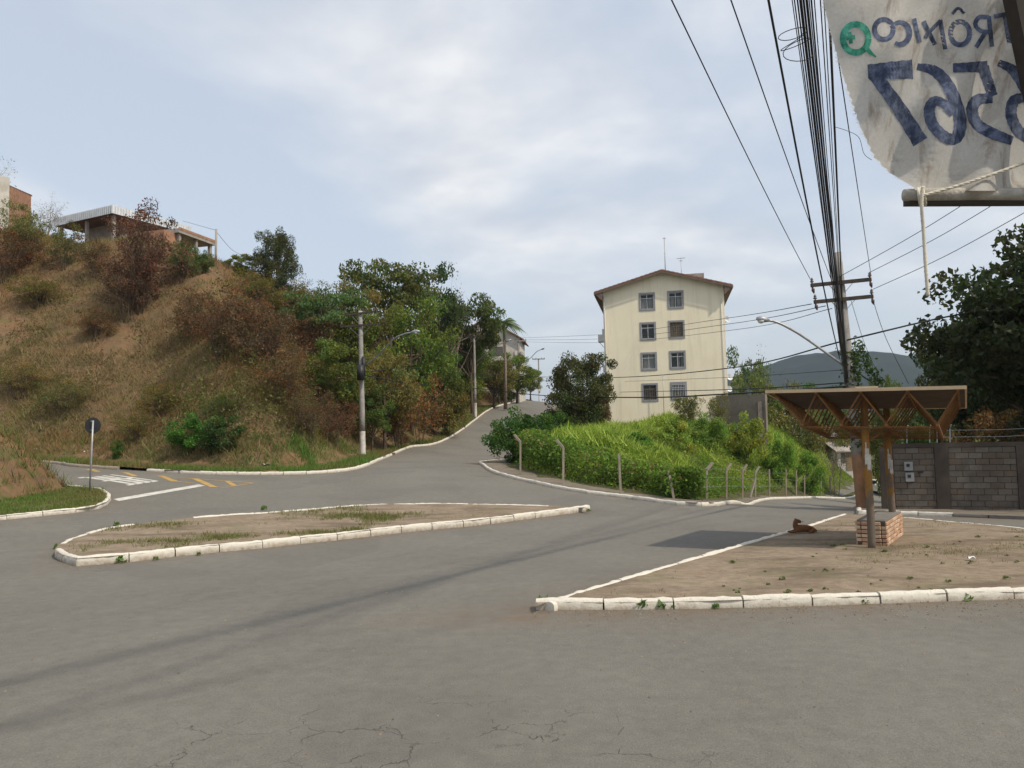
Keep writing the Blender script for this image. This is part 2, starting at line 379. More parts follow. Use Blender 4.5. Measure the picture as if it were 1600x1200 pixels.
def m_leaf(name, trans=.42, rough=.55):
    mt = bpy.data.materials.new(name); mt.use_nodes = True; t = NT(mt.node_tree); b = t.N['Principled BSDF']; out = t.N['Material Output']
    tint = t.n('Attribute', None, attribute_name='tint').outputs['Color']
    oc = t.n('ObjectInfo').outputs['Color']
    c = t.mix(1.0, tint, oc, 'MULTIPLY')
    t.set(b.inputs['Base Color'], c); b.inputs['Roughness'].default_value = rough; b.inputs['Specular IOR Level'].default_value = .25
    tr = t.n('BsdfTranslucent', {0: t.mix(1.0, c, (1.05, 1.1, .6), 'MULTIPLY')})
    ms = t.n('MixShader', {0: trans, 1: b.outputs[0], 2: tr.outputs[0]})
    t.L.new(ms.outputs[0], out.inputs[0]); return mt
M['leaf'] = m_leaf('leaf'); M['grass'] = m_leaf('grass_blade', .25, .7)

# ------------------------------------------------------------------ ground to the horizon, road
def build_ground():
    rr = np.r_[np.linspace(0, 260, 66), np.geomspace(275, 3800, 26)]; aa = np.linspace(0, 2*math.pi, 129)[:-1]
    RR, AA = np.meshgrid(rr, aa, indexing='ij'); X = RR*np.sin(AA); Y = RR*np.cos(AA)+60
    Z = e(X, Y)-.3
    far = np.clip((RR-140)/300, 0, 1); Z = Z*(1-far) + far*(-14+3*fnoise(X, Y, 180, 3)) - np.clip((RR-110)/160, 0, 1)*4*(X > 15)
    n, m_ = RR.shape; V = np.c_[X.ravel(), Y.ravel(), Z.ravel()]
    I = np.arange(n*m_).reshape(n, m_); a = I[:-1, :]; b = np.roll(I, -1, 1)[:-1, :]; c = np.roll(I, -1, 1)[1:, :]; d = I[1:, :]
    F = np.stack([a, d, c, b], -1).reshape(-1, 4)[:, ::-1]
    gm = simple('far_land', (.085, .095, .045), .45, .03, .95, .1, objspace=False)
    tag(link('ground', newmesh('ground', V, F, [gm], True)), kind='structure')
build_ground()

def build_road():
    xs = np.unique(np.r_[np.arange(-46, -20, 1.2), np.arange(-20, 21, .33), np.arange(21, 62, 1.5)]); ys = np.unique(np.r_[np.arange(-13, 3, 2), np.arange(3, 34, .33), np.arange(34, 60, .7), np.arange(60, 232, 2.5)])
    X, Y = np.meshgrid(xs, ys); x = X.ravel(); y = Y.ravel(); Z = e(x, y)
    n, m_ = X.shape; I = np.arange(n*m_).reshape(n, m_)
    F = np.stack([I[:-1, :-1], I[:-1, 1:], I[1:, 1:], I[1:, :-1]], -1).reshape(-1, 4)
    dirt = np.zeros(x.shape)
    for ln, w, a in ((K_ISL_F, .45, .9), (K_ISL_B, .3, .6), (K_SH_F, .5, 1.5), (K_SH_L, .5, .9), (K_SH_B, .5, .7), (K_PLOT, .4, .7), (K_COR, .4, 1.0), (K_HILL, .5, .8), (K_WALL, .6, 1.1)):
        d, _, _ = pdist(ln, x, y); dirt = np.maximum(dirt, a*np.exp(-np.maximum(d-.1, 0)/w))
    tip = K_SH_F[0]; dirt = np.maximum(dirt, 1.6*np.exp(-(((x-tip[0]-.3)/1.7)**2+((y-tip[1]+.35)/.55)**2)))
    dirt *= np.clip(.75+.6*fnoise(x, y, 1.5, 5), 0, 1.4)
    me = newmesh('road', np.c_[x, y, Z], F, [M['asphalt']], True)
    at_ = me.attributes.new('dirt', 'FLOAT', 'POINT'); at_.data.foreach_set('value', dirt.astype(np.float32))
    return tag(link('road', me), kind='structure')
road = build_road()

# ------------------------------------------------------------------ kerb stones
def stone_mesh(seed, mat, W=.15, H=.55, rnd=.028):
    r = random.Random(seed); n = 9; prof = [(-W/2, -H), (-W/2-.008, -.12), (-W/2, -rnd*1.3), (-W/2+rnd, -.004), (0, .004), (W/2-rnd, -.004), (W/2, -rnd*1.3), (W/2+.004, -.12), (W/2, -H)]
    V = []; F = []; k = len(prof)
    for i in range(n):
        u = i/(n-1)-.5; endk = 1-max(0, (abs(u)-.46)/.04)*.05
        dz = r.uniform(-.011, .007); dy = r.uniform(-.007, .007)
        for (y, z) in prof: V.append((u*.985, y*endk+dy+r.uniform(-.004, .004), (z*1.0+dz - (1-endk)*.05) if z > -.3 else z))
    for i in range(n-1):
        for j in range(k-1): F.append((i*k+j, (i+1)*k+j, (i+1)*k+j+1, i*k+j+1))
    F.append(tuple(range(k))); F.append(tuple((n-1)*k+j for j in range(k-1, -1, -1)))
    me = newmesh('kerb_stone', V, F, [mat], True); me.polygons[len(F)-1].use_smooth = False; me.polygons[len(F)-2].use_smooth = False; me.set_sharp_from_angle(angle=R(50)); return me
STONES = {k: [stone_mesh(i+10*q, M[k]) for i in range(5)] for q, k in enumerate(('kerbw', 'kerbg', 'kerbd'))}
def kerb(parent, line, h, side=1, kind='kerbw', step=1.0, jit=1.0, hfun=None, kindf=None, skip=None):
    """side +1: the stone lies left of the line direction"""
    P = resample(line, step); off = np.array(parent.location)
    for i in range(len(P)-1):
        a, b = P[i], P[i+1]; d = b-a; L = math.hypot(*d); n = np.array((-d[1], d[0]))/L*side
        mid = (a+b)/2+n*.075
        if skip and skip(mid): continue
        za, zb = e(np.array([a[0], b[0]]), np.array([a[1], b[1]])); hh = h if hfun is None else hfun(mid)
        k = kindf(mid) if kindf else kind
        o = bpy.data.objects.new('kerb_stone', random.choice(STONES[k])); col.objects.link(o); o.parent = parent
        o.location = Vector((mid[0], mid[1], (za+zb)/2+hh+random.uniform(-.008, .008)*jit))-Vector(off)
        o.rotation_euler = (R(random.uniform(-2.2, 2.2))*jit, -math.atan2(zb-za, L), math.atan2(d[1], d[0])+R(random.uniform(-.9, .9))*jit)
        o.scale = (L*random.uniform(.985, 1.0), 1, 1)
def sheet(name, poly, h, mat, step=.6, rough=.02, seed=1, zf=None):
    V, F = cdt_sheet(poly, step, zf or (lambda x, y: e(x, y)+h+rough*fnoise(x, y, .8, seed)))
    return tag(link(name, newmesh(name, V, F, [mat], True)), kind='structure')
def offset(line, d):
    P = np.array(line); T = np.gradient(P, axis=0); T /= np.maximum(np.hypot(T[:, 0], T[:, 1])[:, None], 1e-9)
    return [tuple(q) for q in P+np.c_[-T[:, 1], T[:, 0]]*d]

isl = sheet('traffic_island', K_ISL_F[:-1]+K_ISL_B[:-1], ISL_H-.03, M['dirt'], .5, .035, 2)
kerb(isl, K_ISL_F, ISL_H, 1, step=1.0)
kerb(isl, K_ISL_B, ISL_H-.01, 1, step=.95, skip=lambda m: (-10.7 < m[0] < -9.6 and m[1] > 18) or m[0] > K_ISL_F[-1][0]-1.0)
shp = sheet('pavement', K_SH_F[:-1]+[K_SH_F[-1]]+K_SH_B[::-1][:-1]+K_SH_L[::-1][:-1], PLOT_H-.02, M['dirt'], .45, .03, 3)
kerb(shp, K_SH_F, PLOT_H+.015, 1, step=1.0)
kerb(shp, gl([(850, 939)], PLOT_H)+K_SH_L[2:], PLOT_H-.005, -1, step=1.0, jit=.6)
kerb(shp, K_SH_B, PLOT_H-.02, -1, step=1.0, skip=lambda m: fnoise(np.array([m[0]]), np.array([m[1]]), 2.2, 4)[0] > .25)
cor = sheet('verge', K_COR + [(_c[0]-30, 12), (-30, 12)], .12, M['verge'], .6, .03, 4)
kerb(cor, K_COR, .15, 1, step=1.0)
wpl = sheet('pavement', K_WALL+[(46, 20), (46, 84.5)], .1, M['pave'], .8, .02, 6)
kerb(wpl, K_WALL, .12, 1, 'kerbd', step=1.0, kindf=lambda m: 'kerbw' if m[0] < 13.3 and m[1] < 33 else 'kerbd')

# ------------------------------------------------------------------ hill on the far side of the street
HL = resample(K_HILL, 2.0)
_hr = np.interp(HL[:, 0], [-75, -45, -29, -24, -19.5, -12, -8.8], [21.0, 20.5, 19.6, 19.2, 18.6, 17.2, 16.0])
_hr = np.where(HL[:, 1] > 55, np.interp(HL[:, 1], [55, 70, 88, 115, 165, 225], [16.0, 15.0, 11.5, 7.5, 5.0, 3.0]), _hr)
_he = e(HL[:, 0], HL[:, 1]); _hrun = np.where(HL[:, 1] > 55, np.interp(HL[:, 1], [55, 90, 140], [14.5, 13.0, 12.0]), np.interp(HL[:, 0], [-40, -28, -18, -10], [23, 22.5, 20, 15.0]))
HILL_POLY = [tuple(p) for p in offset(K_HILL, .13)] + [(-30, 230), (-95, 230), (-95, 47)]
def hillH(X, Y):
    X = np.asarray(X, float); Y = np.asarray(Y, float); sh = X.shape; x = X.ravel(); y = Y.ravel(); o = np.empty_like(x)
    for i in range(0, len(x), 8000):
        a = x[i:i+8000]; b = y[i:i+8000]
        d2 = (a[:, None]-HL[None, :, 0])**2+(b[:, None]-HL[None, :, 1])**2; t = np.sqrt(d2.min(1))
        w = 1/(d2+.6)**2; w /= w.sum(1)[:, None]; ri = w@_hr; ba = w@_he; run = w@_hrun
        u = np.clip((t-2.0)/run, 0, 1.35); p = np.where(u < .86, u, .86+(1-np.exp(-(u-.86)*5))*.11)/.955
        p = p*(.80+.2*np.clip(u*3, 0, 1))
        lump = (fnoise(a, b, 9, 11)*.9+fnoise(a, b, 2.6, 12)*.35)*np.clip((t-2.5)/5, 0, 1)
        o[i:i+8000] = ba+.15+ri*p+lump+.02*fnoise(a, b, .9, 8)
    return o.reshape(sh)
def hf1(x, y): return float(hillH(np.array([x]), np.array([y]))[0])
hill = sheet('hill', HILL_POLY, 0, M['hillsoil'], 1.25, zf=hillH)
kerb(hill, [p for p in K_HILL if p[1] < 135 and p[0] > -48], .15, 1, step=1.05,
     kindf=lambda m: 'kerbg' if m[0] < -19.2 else 'kerbw',
     skip=lambda m: (-19.9 < m[0] < -18.2 and m[1] < 50))

# ------------------------------------------------------------------ overgrown corner plot
FENCE = offset(K_PLOT, -2.0)
PL = resample(K_PLOT, 2.0)
PLOT_POLY = [tuple(p) for p in offset(K_PLOT, -.13)] + [(60, 225), (75, 110)]
def plotH(X, Y):
    X = np.asarray(X, float); Y = np.asarray(Y, float); t, nx, ny = pdist(PL, X, Y)
    b = e(X, Y)
    d2 = (X.ravel()[:, None]-PL[None, :, 0])**2+(Y.ravel()[:, None]-PL[None, :, 1])**2
    w = 1/(d2+1)**1.5; w /= w.sum(1)[:, None]; kb = (w@e(PL[:, 0], PL[:, 1])).reshape(X.shape)
    rise_w = np.interp(X, [0, 10, 20, 30], [20, 20, 9, 7])
    tgt = np.interp(Y, [60, 78, 115, 165], [4.95, 4.95, 7.5, 9.5]) + np.interp(X, [22, 36], [0, -5.0])
    u = np.clip((t-1.9)/rise_w, 0, 1); s = u*(1.6-.6*u)
    return kb+.12+np.maximum(tgt-kb, 0)*s + .12*fnoise(X, Y, 3, 21)*np.clip((t-2)/2, 0, 1)
def pf1(x, y): return float(plotH(np.array([x]), np.array([y]))[0])
plot = sheet('slope', PLOT_POLY, 0, M['plotsoil'], 1.2, zf=plotH)
kerb(plot, [p for p in K_PLOT if p[1] < 100], .14, -1, step=1.1)
_P2 = offset(K_PLOT, -.14); _P3 = offset(K_PLOT, -1.9)
_k = [i for i, p in enumerate(K_PLOT) if p[1] < 70]
sheet('footpath', [_P2[i] for i in _k]+[_P3[i] for i in _k[::-1]], 0, M['pave'], .8, zf=lambda x, y: plotH(x, y)+.012)

# bank of cut earth at the street corner
def build_bank():
    c = G(-40, 775, .12); xs = np.linspace(-9, 2.2, 46); ys = np.linspace(-3.2, 4.0, 36); X, Y = np.meshgrid(xs, ys)
    q = np.clip(1-np.clip((X-(-1.6))/3.4, 0, 1)**1.3, 0, 1)*np.clip(1-(np.abs(Y+.0)/3.4)**3, 0, 1); q = np.where(X < -1.6, np.clip(1-(np.abs(Y)/3.4)**3, 0, 1), q)
    Z = q**.8*(3.5+.5*fnoise(X, Y, 1.6, 2))+.25*fnoise(X, Y, .6, 3)*q-.1*(1-q)
    V = np.c_[(X+c.x).ravel(), (Y+c.y).ravel(), (Z+e(X+c.x, Y+c.y)+.1).ravel()]
    n, m_ = X.shape; I = np.arange(n*m_).reshape(n, m_); F = np.stack([I[:-1, :-1], I[:-1, 1:], I[1:, 1:], I[1:, :-1]], -1).reshape(-1, 4)
    tag(link('bank', newmesh('bank', V, F, [M['bank']], True)), kind='structure'); return c, V
bank_c, bank_V = build_bank()

# ------------------------------------------------------------------ painted markings (sheets 4-5 mm above the road)
def ground_quad(mb, px, n=6, m_=2, dz=.006):
    P = [G(*p) for p in px]; P = [Vector((p.x, p.y)) for p in P]; V = []; F = []
    ground_patch(mb, P, n, m_, dz)
def ground_patch(mb, P, n, m_, dz):
    V = []; F = []
    for i in range(n+1):
        for j in range(m_+1):
            u = i/n; v = j/m_; q = (P[0]*(1-u)+P[1]*u)*(1-v)+(P[3]*(1-u)+P[2]*u)*v; V.append((q.x, q.y, ef(q.x, q.y)+dz))
    for i in range(n):
        for j in range(m_): a = i*(m_+1)+j; F.append((a, a+m_+1, a+m_+2, a+1))
    mb.add(V, F)
mb = MB(); ground_quad(mb, [(177.5, 780), (310, 757), (321, 759), (186, 783)], 14, 2)
tag(mb.build('stop_line', M['white_paint'], road), kind='structure')
LET = {'P': [((0, 0), (0, 1)), ((0, 1), (.8, 1)), ((.8, 1), (.8, .5)), ((.8, .5), (0, .5))], 'A': [((0, 0), (.1, 1)), ((.1, 1), (.7, 1)), ((.7, 1), (.8, 0)), ((.1, .42), (.75, .42))],
       'R': [((0, 0), (0, 1)), ((0, 1), (.8, 1)), ((.8, 1), (.8, .5)), ((.8, .5), (0, .5)), ((.35, .5), (.8, 0))], 'E': [((0, 0), (0, 1)), ((0, 1), (.8, 1)), ((0, .5), (.65, .5)), ((0, 0), (.8, 0))]}
q0 = [Vector(G(x, y)[:2]) for x, y in ((172, 741.5), (248, 752), (199, 759), (118, 747))]   # P foot, P head, E head, E foot
def letter_pt(u, v): return (q0[0]*(1-v)+q0[1]*v)*(1-u)+(q0[3]*(1-v)+q0[2]*v)*u
for i, ch in enumerate('PARE'):
    mb = MB()
    for (a, b) in LET[ch]:
        f = lambda p: letter_pt((i+.04+p[0]*.98)/4, .03+p[1]*.94)
        A, B = f(a), f(b); d = B-A; horiz = abs(a[1]-b[1]) < .2; w = .34 if horiz else .17
        if horiz: dirv = (f((a[0], min(1, a[1]+.1)))-f((a[0], max(0, a[1]-.1)))).normalized()
        else: dirv = Vector((-d.y, d.x)).normalized()
        ground_patch(mb, [A-dirv*w/2, B-dirv*w/2, B+dirv*w/2, A+dirv*w/2], 4, 1, .005+.0004*LET[ch].index((a, b)))
    tag(mb.build('painted_letter', M['white_paint'], road), kind='structure')
for k, qd in enumerate([[(118+15, 733.5), (146, 733), (158, 737), (150, 737.5)], [(190, 738), (200, 738.5), (217, 744), (207, 744.5)], [(245, 743), (256, 743.5), (279, 752), (268, 752.5)], [(298, 747.5), (309, 747.5), (340, 761), (328, 761)], [(351, 752), (359, 752), (371, 759), (362, 759.5)]]):
    mb = MB(); ground_quad(mb, qd, 6, 2); tag(mb.build('hatch_stripe', M['yellow_paint'], road), kind='structure')
mb = MB()
for a, b in (((250, 745), (300, 748)), ((300, 748), (360, 752)), ((360, 752), (396, 755)), ((272, 752), (310, 756)), ((336, 761), (352, 762)), ((352, 762), (396, 755))):
    A = G(*a); B = G(*b); A = Vector((A.x, A.y)); B = Vector((B.x, B.y)); d = (B-A).normalized(); n = Vector((-d.y, d.x))*.05
    ground_patch(mb, [A-n, B-n, B+n, A+n], 6, 1, .009)
tag(mb.build('hatch_outline', M['yellow_paint'], road), kind='structure')
# storm drain mouths in the hill kerb
for px, py in ((600, 716.5), (615, 711), (270, 739), (300, 740.3)):
    p = G(px, py); t0 = min(range(len(K_HILL)), key=lambda i: (K_HILL[i][0]-p.x)**2+(K_HILL[i][1]-p.y)**2); a = Vector(K_HILL[t0-1]); b = Vector(K_HILL[t0+1]); d = (b-a).normalized()
    mb = MB(); c = Vector((p.x, p.y, p.z+.05)); x = Vector((d.x, d.y, 0))
    mb.beam(c-x*.42, c+x*.42, .06, .1); mb.beam(c-x*.5+Vector((0, 0, .085)), c+x*.5+Vector((0, 0, .085)), .1, .06); mb.beam(c-x*.47+Vector((0, 0, 0)), c-x*.42, .1, .13); mb.beam(c+x*.42, c+x*.47, .1, .13)
    tag(mb.build('storm_drain', M['concrete_dark'], hill), kind='structure')
# ------------------------------------------------------------------ foliage
def leaf_cards(P, size, r, tint, aspect=.55, up=0.0, fold=.18):
    """folded diamond leaves; P (n,3), size (n,), tint (n,3)"""
    n = len(P); a = r.normal(size=(n, 3)); a[:, 2] += up; a /= np.linalg.norm(a, axis=1)[:, None]
    b = r.normal(size=(n, 3)); b -= (b*a).sum(1)[:, None]*a; b /= np.linalg.norm(b, axis=1)[:, None]; c = np.cross(a, b)
    s = size[:, None]; V = np.empty((n, 4, 3))
    V[:, 0] = P-a*s*.5; V[:, 1] = P+b*s*aspect*.5+c*s*fold; V[:, 2] = P+a*s*.5; V[:, 3] = P-b*s*aspect*.5+c*s*fold
    F = np.arange(n*4).reshape(n, 4); T = np.repeat(np.c_[tint, np.ones(n)], 4, 0)
    return V.reshape(-1, 3), F, T
def rand_tint(n, r, base=1.0, var=.3, warm=.12):
    v = base*(1+r.uniform(-var, var, n)); w = r.normal(0, warm, n)
    return np.clip(np.c_[v*(1+w), v, v*(1-w*.6)], .02, 3)
PROTO = {}
def make_tree(key, seed, nclump=46, per=80, leaf=.045, cz=.62, rx=.4, rz=.36, clump=.11, trunk=.022, stems=1, shell=.55, wood='bark', flat=1.0, aspect=.55, twig=0, warm=.2, var=.36):
    """unit-height tree: (trunk mesh, crown mesh)"""
    r = np.random.default_rng(seed); C = []; tries = 0
    while len(C) < nclump and tries < 4000:
        tries += 1
        d = r.normal(size=3); d /= np.linalg.norm(d); q = min(1.13, r.uniform(shell, 1.0)*(1+.15*r.normal()))
        c = np.array([d[0]*rx*q, d[1]*rx*q, cz+d[2]*rz*q*(1 if d[2] > 0 else .85)])
        if c[2] < .07: continue
        if all(np.linalg.norm(c-k) > clump*.62 for k in C): C.append(c)
    C = np.array(C); PP = []; SS = []; TT = []
    for c in C:
        k = int(per*2.7*r.uniform(.6, 1.35)); cr = clump*r.uniform(.7, 1.3)
        u = r.normal(size=(k, 3)); u /= np.linalg.norm(u, axis=1)[:, None]; p = c+u*(cr*r.uniform(.25, 1.05, k)**.6)[:, None]*np.array([1, 1, .72*flat])
        PP.append(p); SS.append(leaf*.6*r.uniform(.6, 1.35, k)); TT.append(rand_tint(k, r, r.uniform(.72, 1.25), var, warm)*np.array([1+r.normal()*.1, 1, 1]))
    V, F, T = leaf_cards(np.concatenate(PP), np.concatenate(SS), r, np.concatenate(TT), aspect)
    crown = newmesh('crown', V, F, [M['leaf']], False, T)
    mb = MB(); rr = random.Random(seed)
    for s in range(stems):
        ang = 2*math.pi*s/stems+rr.random(); sp = 0 if stems == 1 else rx*.35
        top = Vector((math.cos(ang)*sp, math.sin(ang)*sp, cz)); base = Vector((math.cos(ang)*sp*.25, math.sin(ang)*sp*.25, -.04))
        mid = base.lerp(top, .5)+Vector((rr.uniform(-.02, .02), rr.uniform(-.02, .02), 0)); tr = trunk/(stems**.5)
        mb.tube([base, base.lerp(mid, .5), mid, top], [tr*1.25, tr, tr*.8, tr*.35], 7)
        own = [c for i, c in enumerate(C) if i % stems == s]
        for i, c in enumerate(own):
            if i % 2 and not twig: continue
            f = rr.uniform(.35, .95); st = base.lerp(mid, f*2) if f < .5 else mid.lerp(top, f*2-1); e_ = Vector(c); m2 = st.lerp(e_, .55)+Vector((0, 0, -.03+.05*rr.random()))
            mb.tube([st, m2, e_], [tr*.42, tr*.28, tr*.1], 5, False)
            for _ in range(twig):
                a = m2.lerp(e_, rr.uniform(.2, 1)); b = a+Vector((rr.gauss(0, 1), rr.gauss(0, 1), rr.gauss(.5, .8))).normalized()*clump*rr.uniform(.6, 1.4)
                mb.tube([a, a.lerp(b, .5)+Vector((rr.gauss(0, .01), rr.gauss(0, .01), 0)), b], [tr*.14, tr*.1, tr*.05], 4, False)
    PROTO[key] = (mb.mesh('trunk', M[wood], True), crown)
make_tree('round', 1); make_tree('round2', 2, 52, 75, .042, .60, .42, .38, .105)
make_tree('tall', 3, 44, 80, .038, .60, .27, .40, .09, .02)
make_tree('open', 4, 26, 75, .042, .66, .42, .31, .105, .02, 2, .6, twig=2)
make_tree('layer', 5, 34, 80, .05, .68, .46, .28, .12, .02, 1, .5, flat=.6)
make_tree('bush', 6, 36, 70, .085, .45, .52, .46, .16, .02, 4, .5)
make_tree('bush2', 7, 44, 60, .075, .47, .6, .45, .15, .02, 5, .45)
make_tree('scrub', 8, 46, 38, .062, .5, .5, .44, .13, .02, 6, .3, 'bark', twig=4, warm=.22, var=.4)
make_tree('scrub2', 9, 40, 30, .055, .55, .46, .42, .13, .018, 5, .3, 'bark', twig=5, warm=.25, var=.4)
make_tree('thicket', 13, 84, 34, .040, .5, .5, .45, .10, .02, 7, .25, 'bark', twig=4, warm=.22, var=.42)
make_tree('thicket2', 14, 76, 30, .038, .52, .52, .44, .10, .018, 8, .2, 'bark', twig=5, warm=.25, var=.42)
make_tree('bare', 10, 34, 5, .03, .62, .42, .34, .11, .014, 3, .45, 'bark_pale', twig=6, warm=.1)
make_tree('dense', 11, 90, 85, .040, .55, .43, .42, .095, .022, 3, .5)
make_tree('bigleaf', 12, 190, 62, .042, .62, .42, .36, .075, .022, 1, .35, aspect=.6, var=.35, warm=.06)
GREEN = {'green': (.155, .195, .042), 'dark': (.07, .095, .034), 'light': (.20, .32, .055), 'olive': (.19, .175, .055), 'brown': (.19, .115, .058), 'red': (.17, .078, .042), 'grey': (.16, .13, .10), 'deep': (.115, .155, .04), 'yellow': (.27, .35, .06), 'rust': (.24, .135, .055), 'bluish': (.125, .17, .07)}
def plant(key, name, label, cat, group, base, w, h, color, rz=None, wy=None, tilt=0.0):
    """w: crown width in m, h: height in m"""
    tr, cr = PROTO[key]; rz = random.uniform(0, 6.28) if rz is None else rz
    o = empty(name, base, label, cat, group, rz)
    cw = cr.get('w') or 0
    if not cw:
        co = np.empty(len(cr.vertices)*3, np.float32); cr.vertices.foreach_get('co', co); co = co.reshape(-1, 3)
        cw = float(np.percentile(np.abs(co[:, :2]), 98))*2; cr['w'] = cw; cr['h'] = float(np.percentile(co[:, 2], 99.5))
    o.scale = (w/cw, (wy or w)/cw, h/cr['h']); o.rotation_euler.x = tilt
    t = link('trunk', tr, o); c = link('crown', cr, o); c.color = (*[v*random.uniform(.9, 1.1) for v in (GREEN[color] if isinstance(color, str) else color)], 1)
    return o
def hill_plant(key, name, label, cat, group, px, ptop, pbase, wpx, Y, color, ground=hf1, **k):
    """px: image column of the stem, ptop/pbase: rows of its top and its foot, at depth Y"""
    if k.pop('snap', False):
        try: Y = G(px, pbase, 0, hillH, 30, 90).y
        except RuntimeError: pass
    top = at(px, ptop, Y); g = ground(top.x, top.y); s = FPX/Y
    h = max(top.z-g, 1.0); return plant(key, name, label, cat, group, (top.x, top.y, g-.1), wpx/s, h+.1, color, **k)

T = hill_plant
T('dense', 'tree', 'dark dense round tree alone on the hill crest beside a thin post', 'tree', None, 433, 362, 432, 62, 66, (.08, .10, .042), snap=True)
T('bush', 'bush', 'small green bush on the crest below the lone round tree', 'bush', None, 378, 398, 428, 50, 66, 'green', snap=True)
T('bush2', 'bush', 'green bush growing at the foot of the open concrete frame', 'bush', None, 320, 392, 424, 34, 66, 'deep', snap=True)
T('thicket', 'shrub', 'large reddish brown dry shrub in front of the house with pale roof', 'shrub', None, 222, 326, 486, 118, 58, (.165, .085, .05), snap=True)
T('thicket2', 'shrub', 'dark brown shrub low in front of the large reddish one', 'shrub', None, 200, 400, 500, 84, 58, (.13, .075, .048), snap=True)
T('scrub2', 'shrub', 'brown dry shrub between the house wall and the reddish shrub', 'shrub', None, 150, 372, 432, 70, 62, 'brown', snap=True)
T('bare', 'shrub', 'leafless pinkish twiggy shrub standing against the sky on the crest', 'shrub', None, 72, 298, 360, 62, 74, (.22, .13, .11))
T('thicket', 'shrub', 'olive shrub on the crest below the orange brick house', 'shrub', None, 44, 320, 410, 88, 64, 'olive', snap=True)
T('thicket2', 'shrub', 'dark red shrub on the hillside near the whitish wall', 'shrub', None, 10, 352, 440, 96, 62, 'red', snap=True)
T('scrub2', 'shrub', 'olive brown shrub growing below the eaves of the pale roofed house', 'shrub', None, 100, 352, 420, 64, 64, 'olive', snap=True)
T('bare', 'tree', 'thin feathery branch tips at the picture edge above the whitish wall', 'tree', None, -24, 208, 330, 80, 76, 'bluish')
k = 'dry thicket on the hill'
for (px, pt, pb, w, Y, c, lab) in ((350, 440, 560, 150, 61, (.16, .09, .05), 'wide brown dry shrub below the crest left of the green tangle'),
        (420, 470, 600, 120, 58, (.165, .1, .05), 'brown dry shrub on the slope beside green creepers'),
        (300, 455, 540, 80, 62, (.15, .08, .042), 'russet dry shrub on bare red soil in mid slope'),
        (440, 540, 640, 110, 55, (.165, .115, .05), 'brown shrub low on the slope left of the first utility pole'),
        (480, 600, 690, 90, 53, (.15, .095, .05), 'dark brown shrub at the slope foot left of the first utility pole'),
        (250, 600, 650, 70, 55, 'olive', 'olive scrub in the dry grass of the lower slope'),
        (100, 585, 650, 80, 55, 'olive', 'olive scrub on the slope behind the round sign'),
        (60, 430, 480, 90, 61, 'olive', 'olive scrub on the upper slope below the whitish wall'),
        (150, 480, 530, 70, 60, 'brown', 'small brown scrub on the mid slope under the house'),
        (340, 610, 660, 60, 55, (.10, .13, .04), 'greenish scrub just above the bright verge bush'),
        (210, 640, 690, 60, 50, 'olive', 'olive scrub near the foot of the slope right of the sign'),
        (30, 560, 620, 90, 55, 'olive', 'olive scrub on the slope left of the sign'),
        (520, 620, 700, 70, 50, (.15, .085, .045), 'rusty dry creepers left of the first pole foot'),
        (285, 375, 440, 60, 66, (.10, .15, .04), 'green shrub on the red soil under the unfinished frame'),
        (400, 425, 480, 90, 70, 'olive', 'olive shrub on the crest under the lone round tree'),
        (470, 430, 500, 100, 68, 'olive', 'olive shrub on the crest right of the lone round tree')):
    T(random.choice(('thicket', 'thicket2')), 'shrub', lab, 'shrub', k, px, pt, pb, w, Y, c, snap=True)
T('bush2', 'bush', 'bright green bush on the verge at the foot of the dry slope', 'bush', None, 300, 648, 706, 90, 42, (.09, .19, .035), snap=True)
T('bush', 'bush', 'darker green bush joined to the bright one on the verge', 'bush', None, 350, 650, 708, 66, 42, (.06, .12, .03), snap=True)
T('bush', 'bush', 'small green plant on the verge behind the painted letters', 'bush', None, 183, 692, 717, 22, 42, (.08, .18, .03), snap=True)
k = 'trees on the wooded slope'
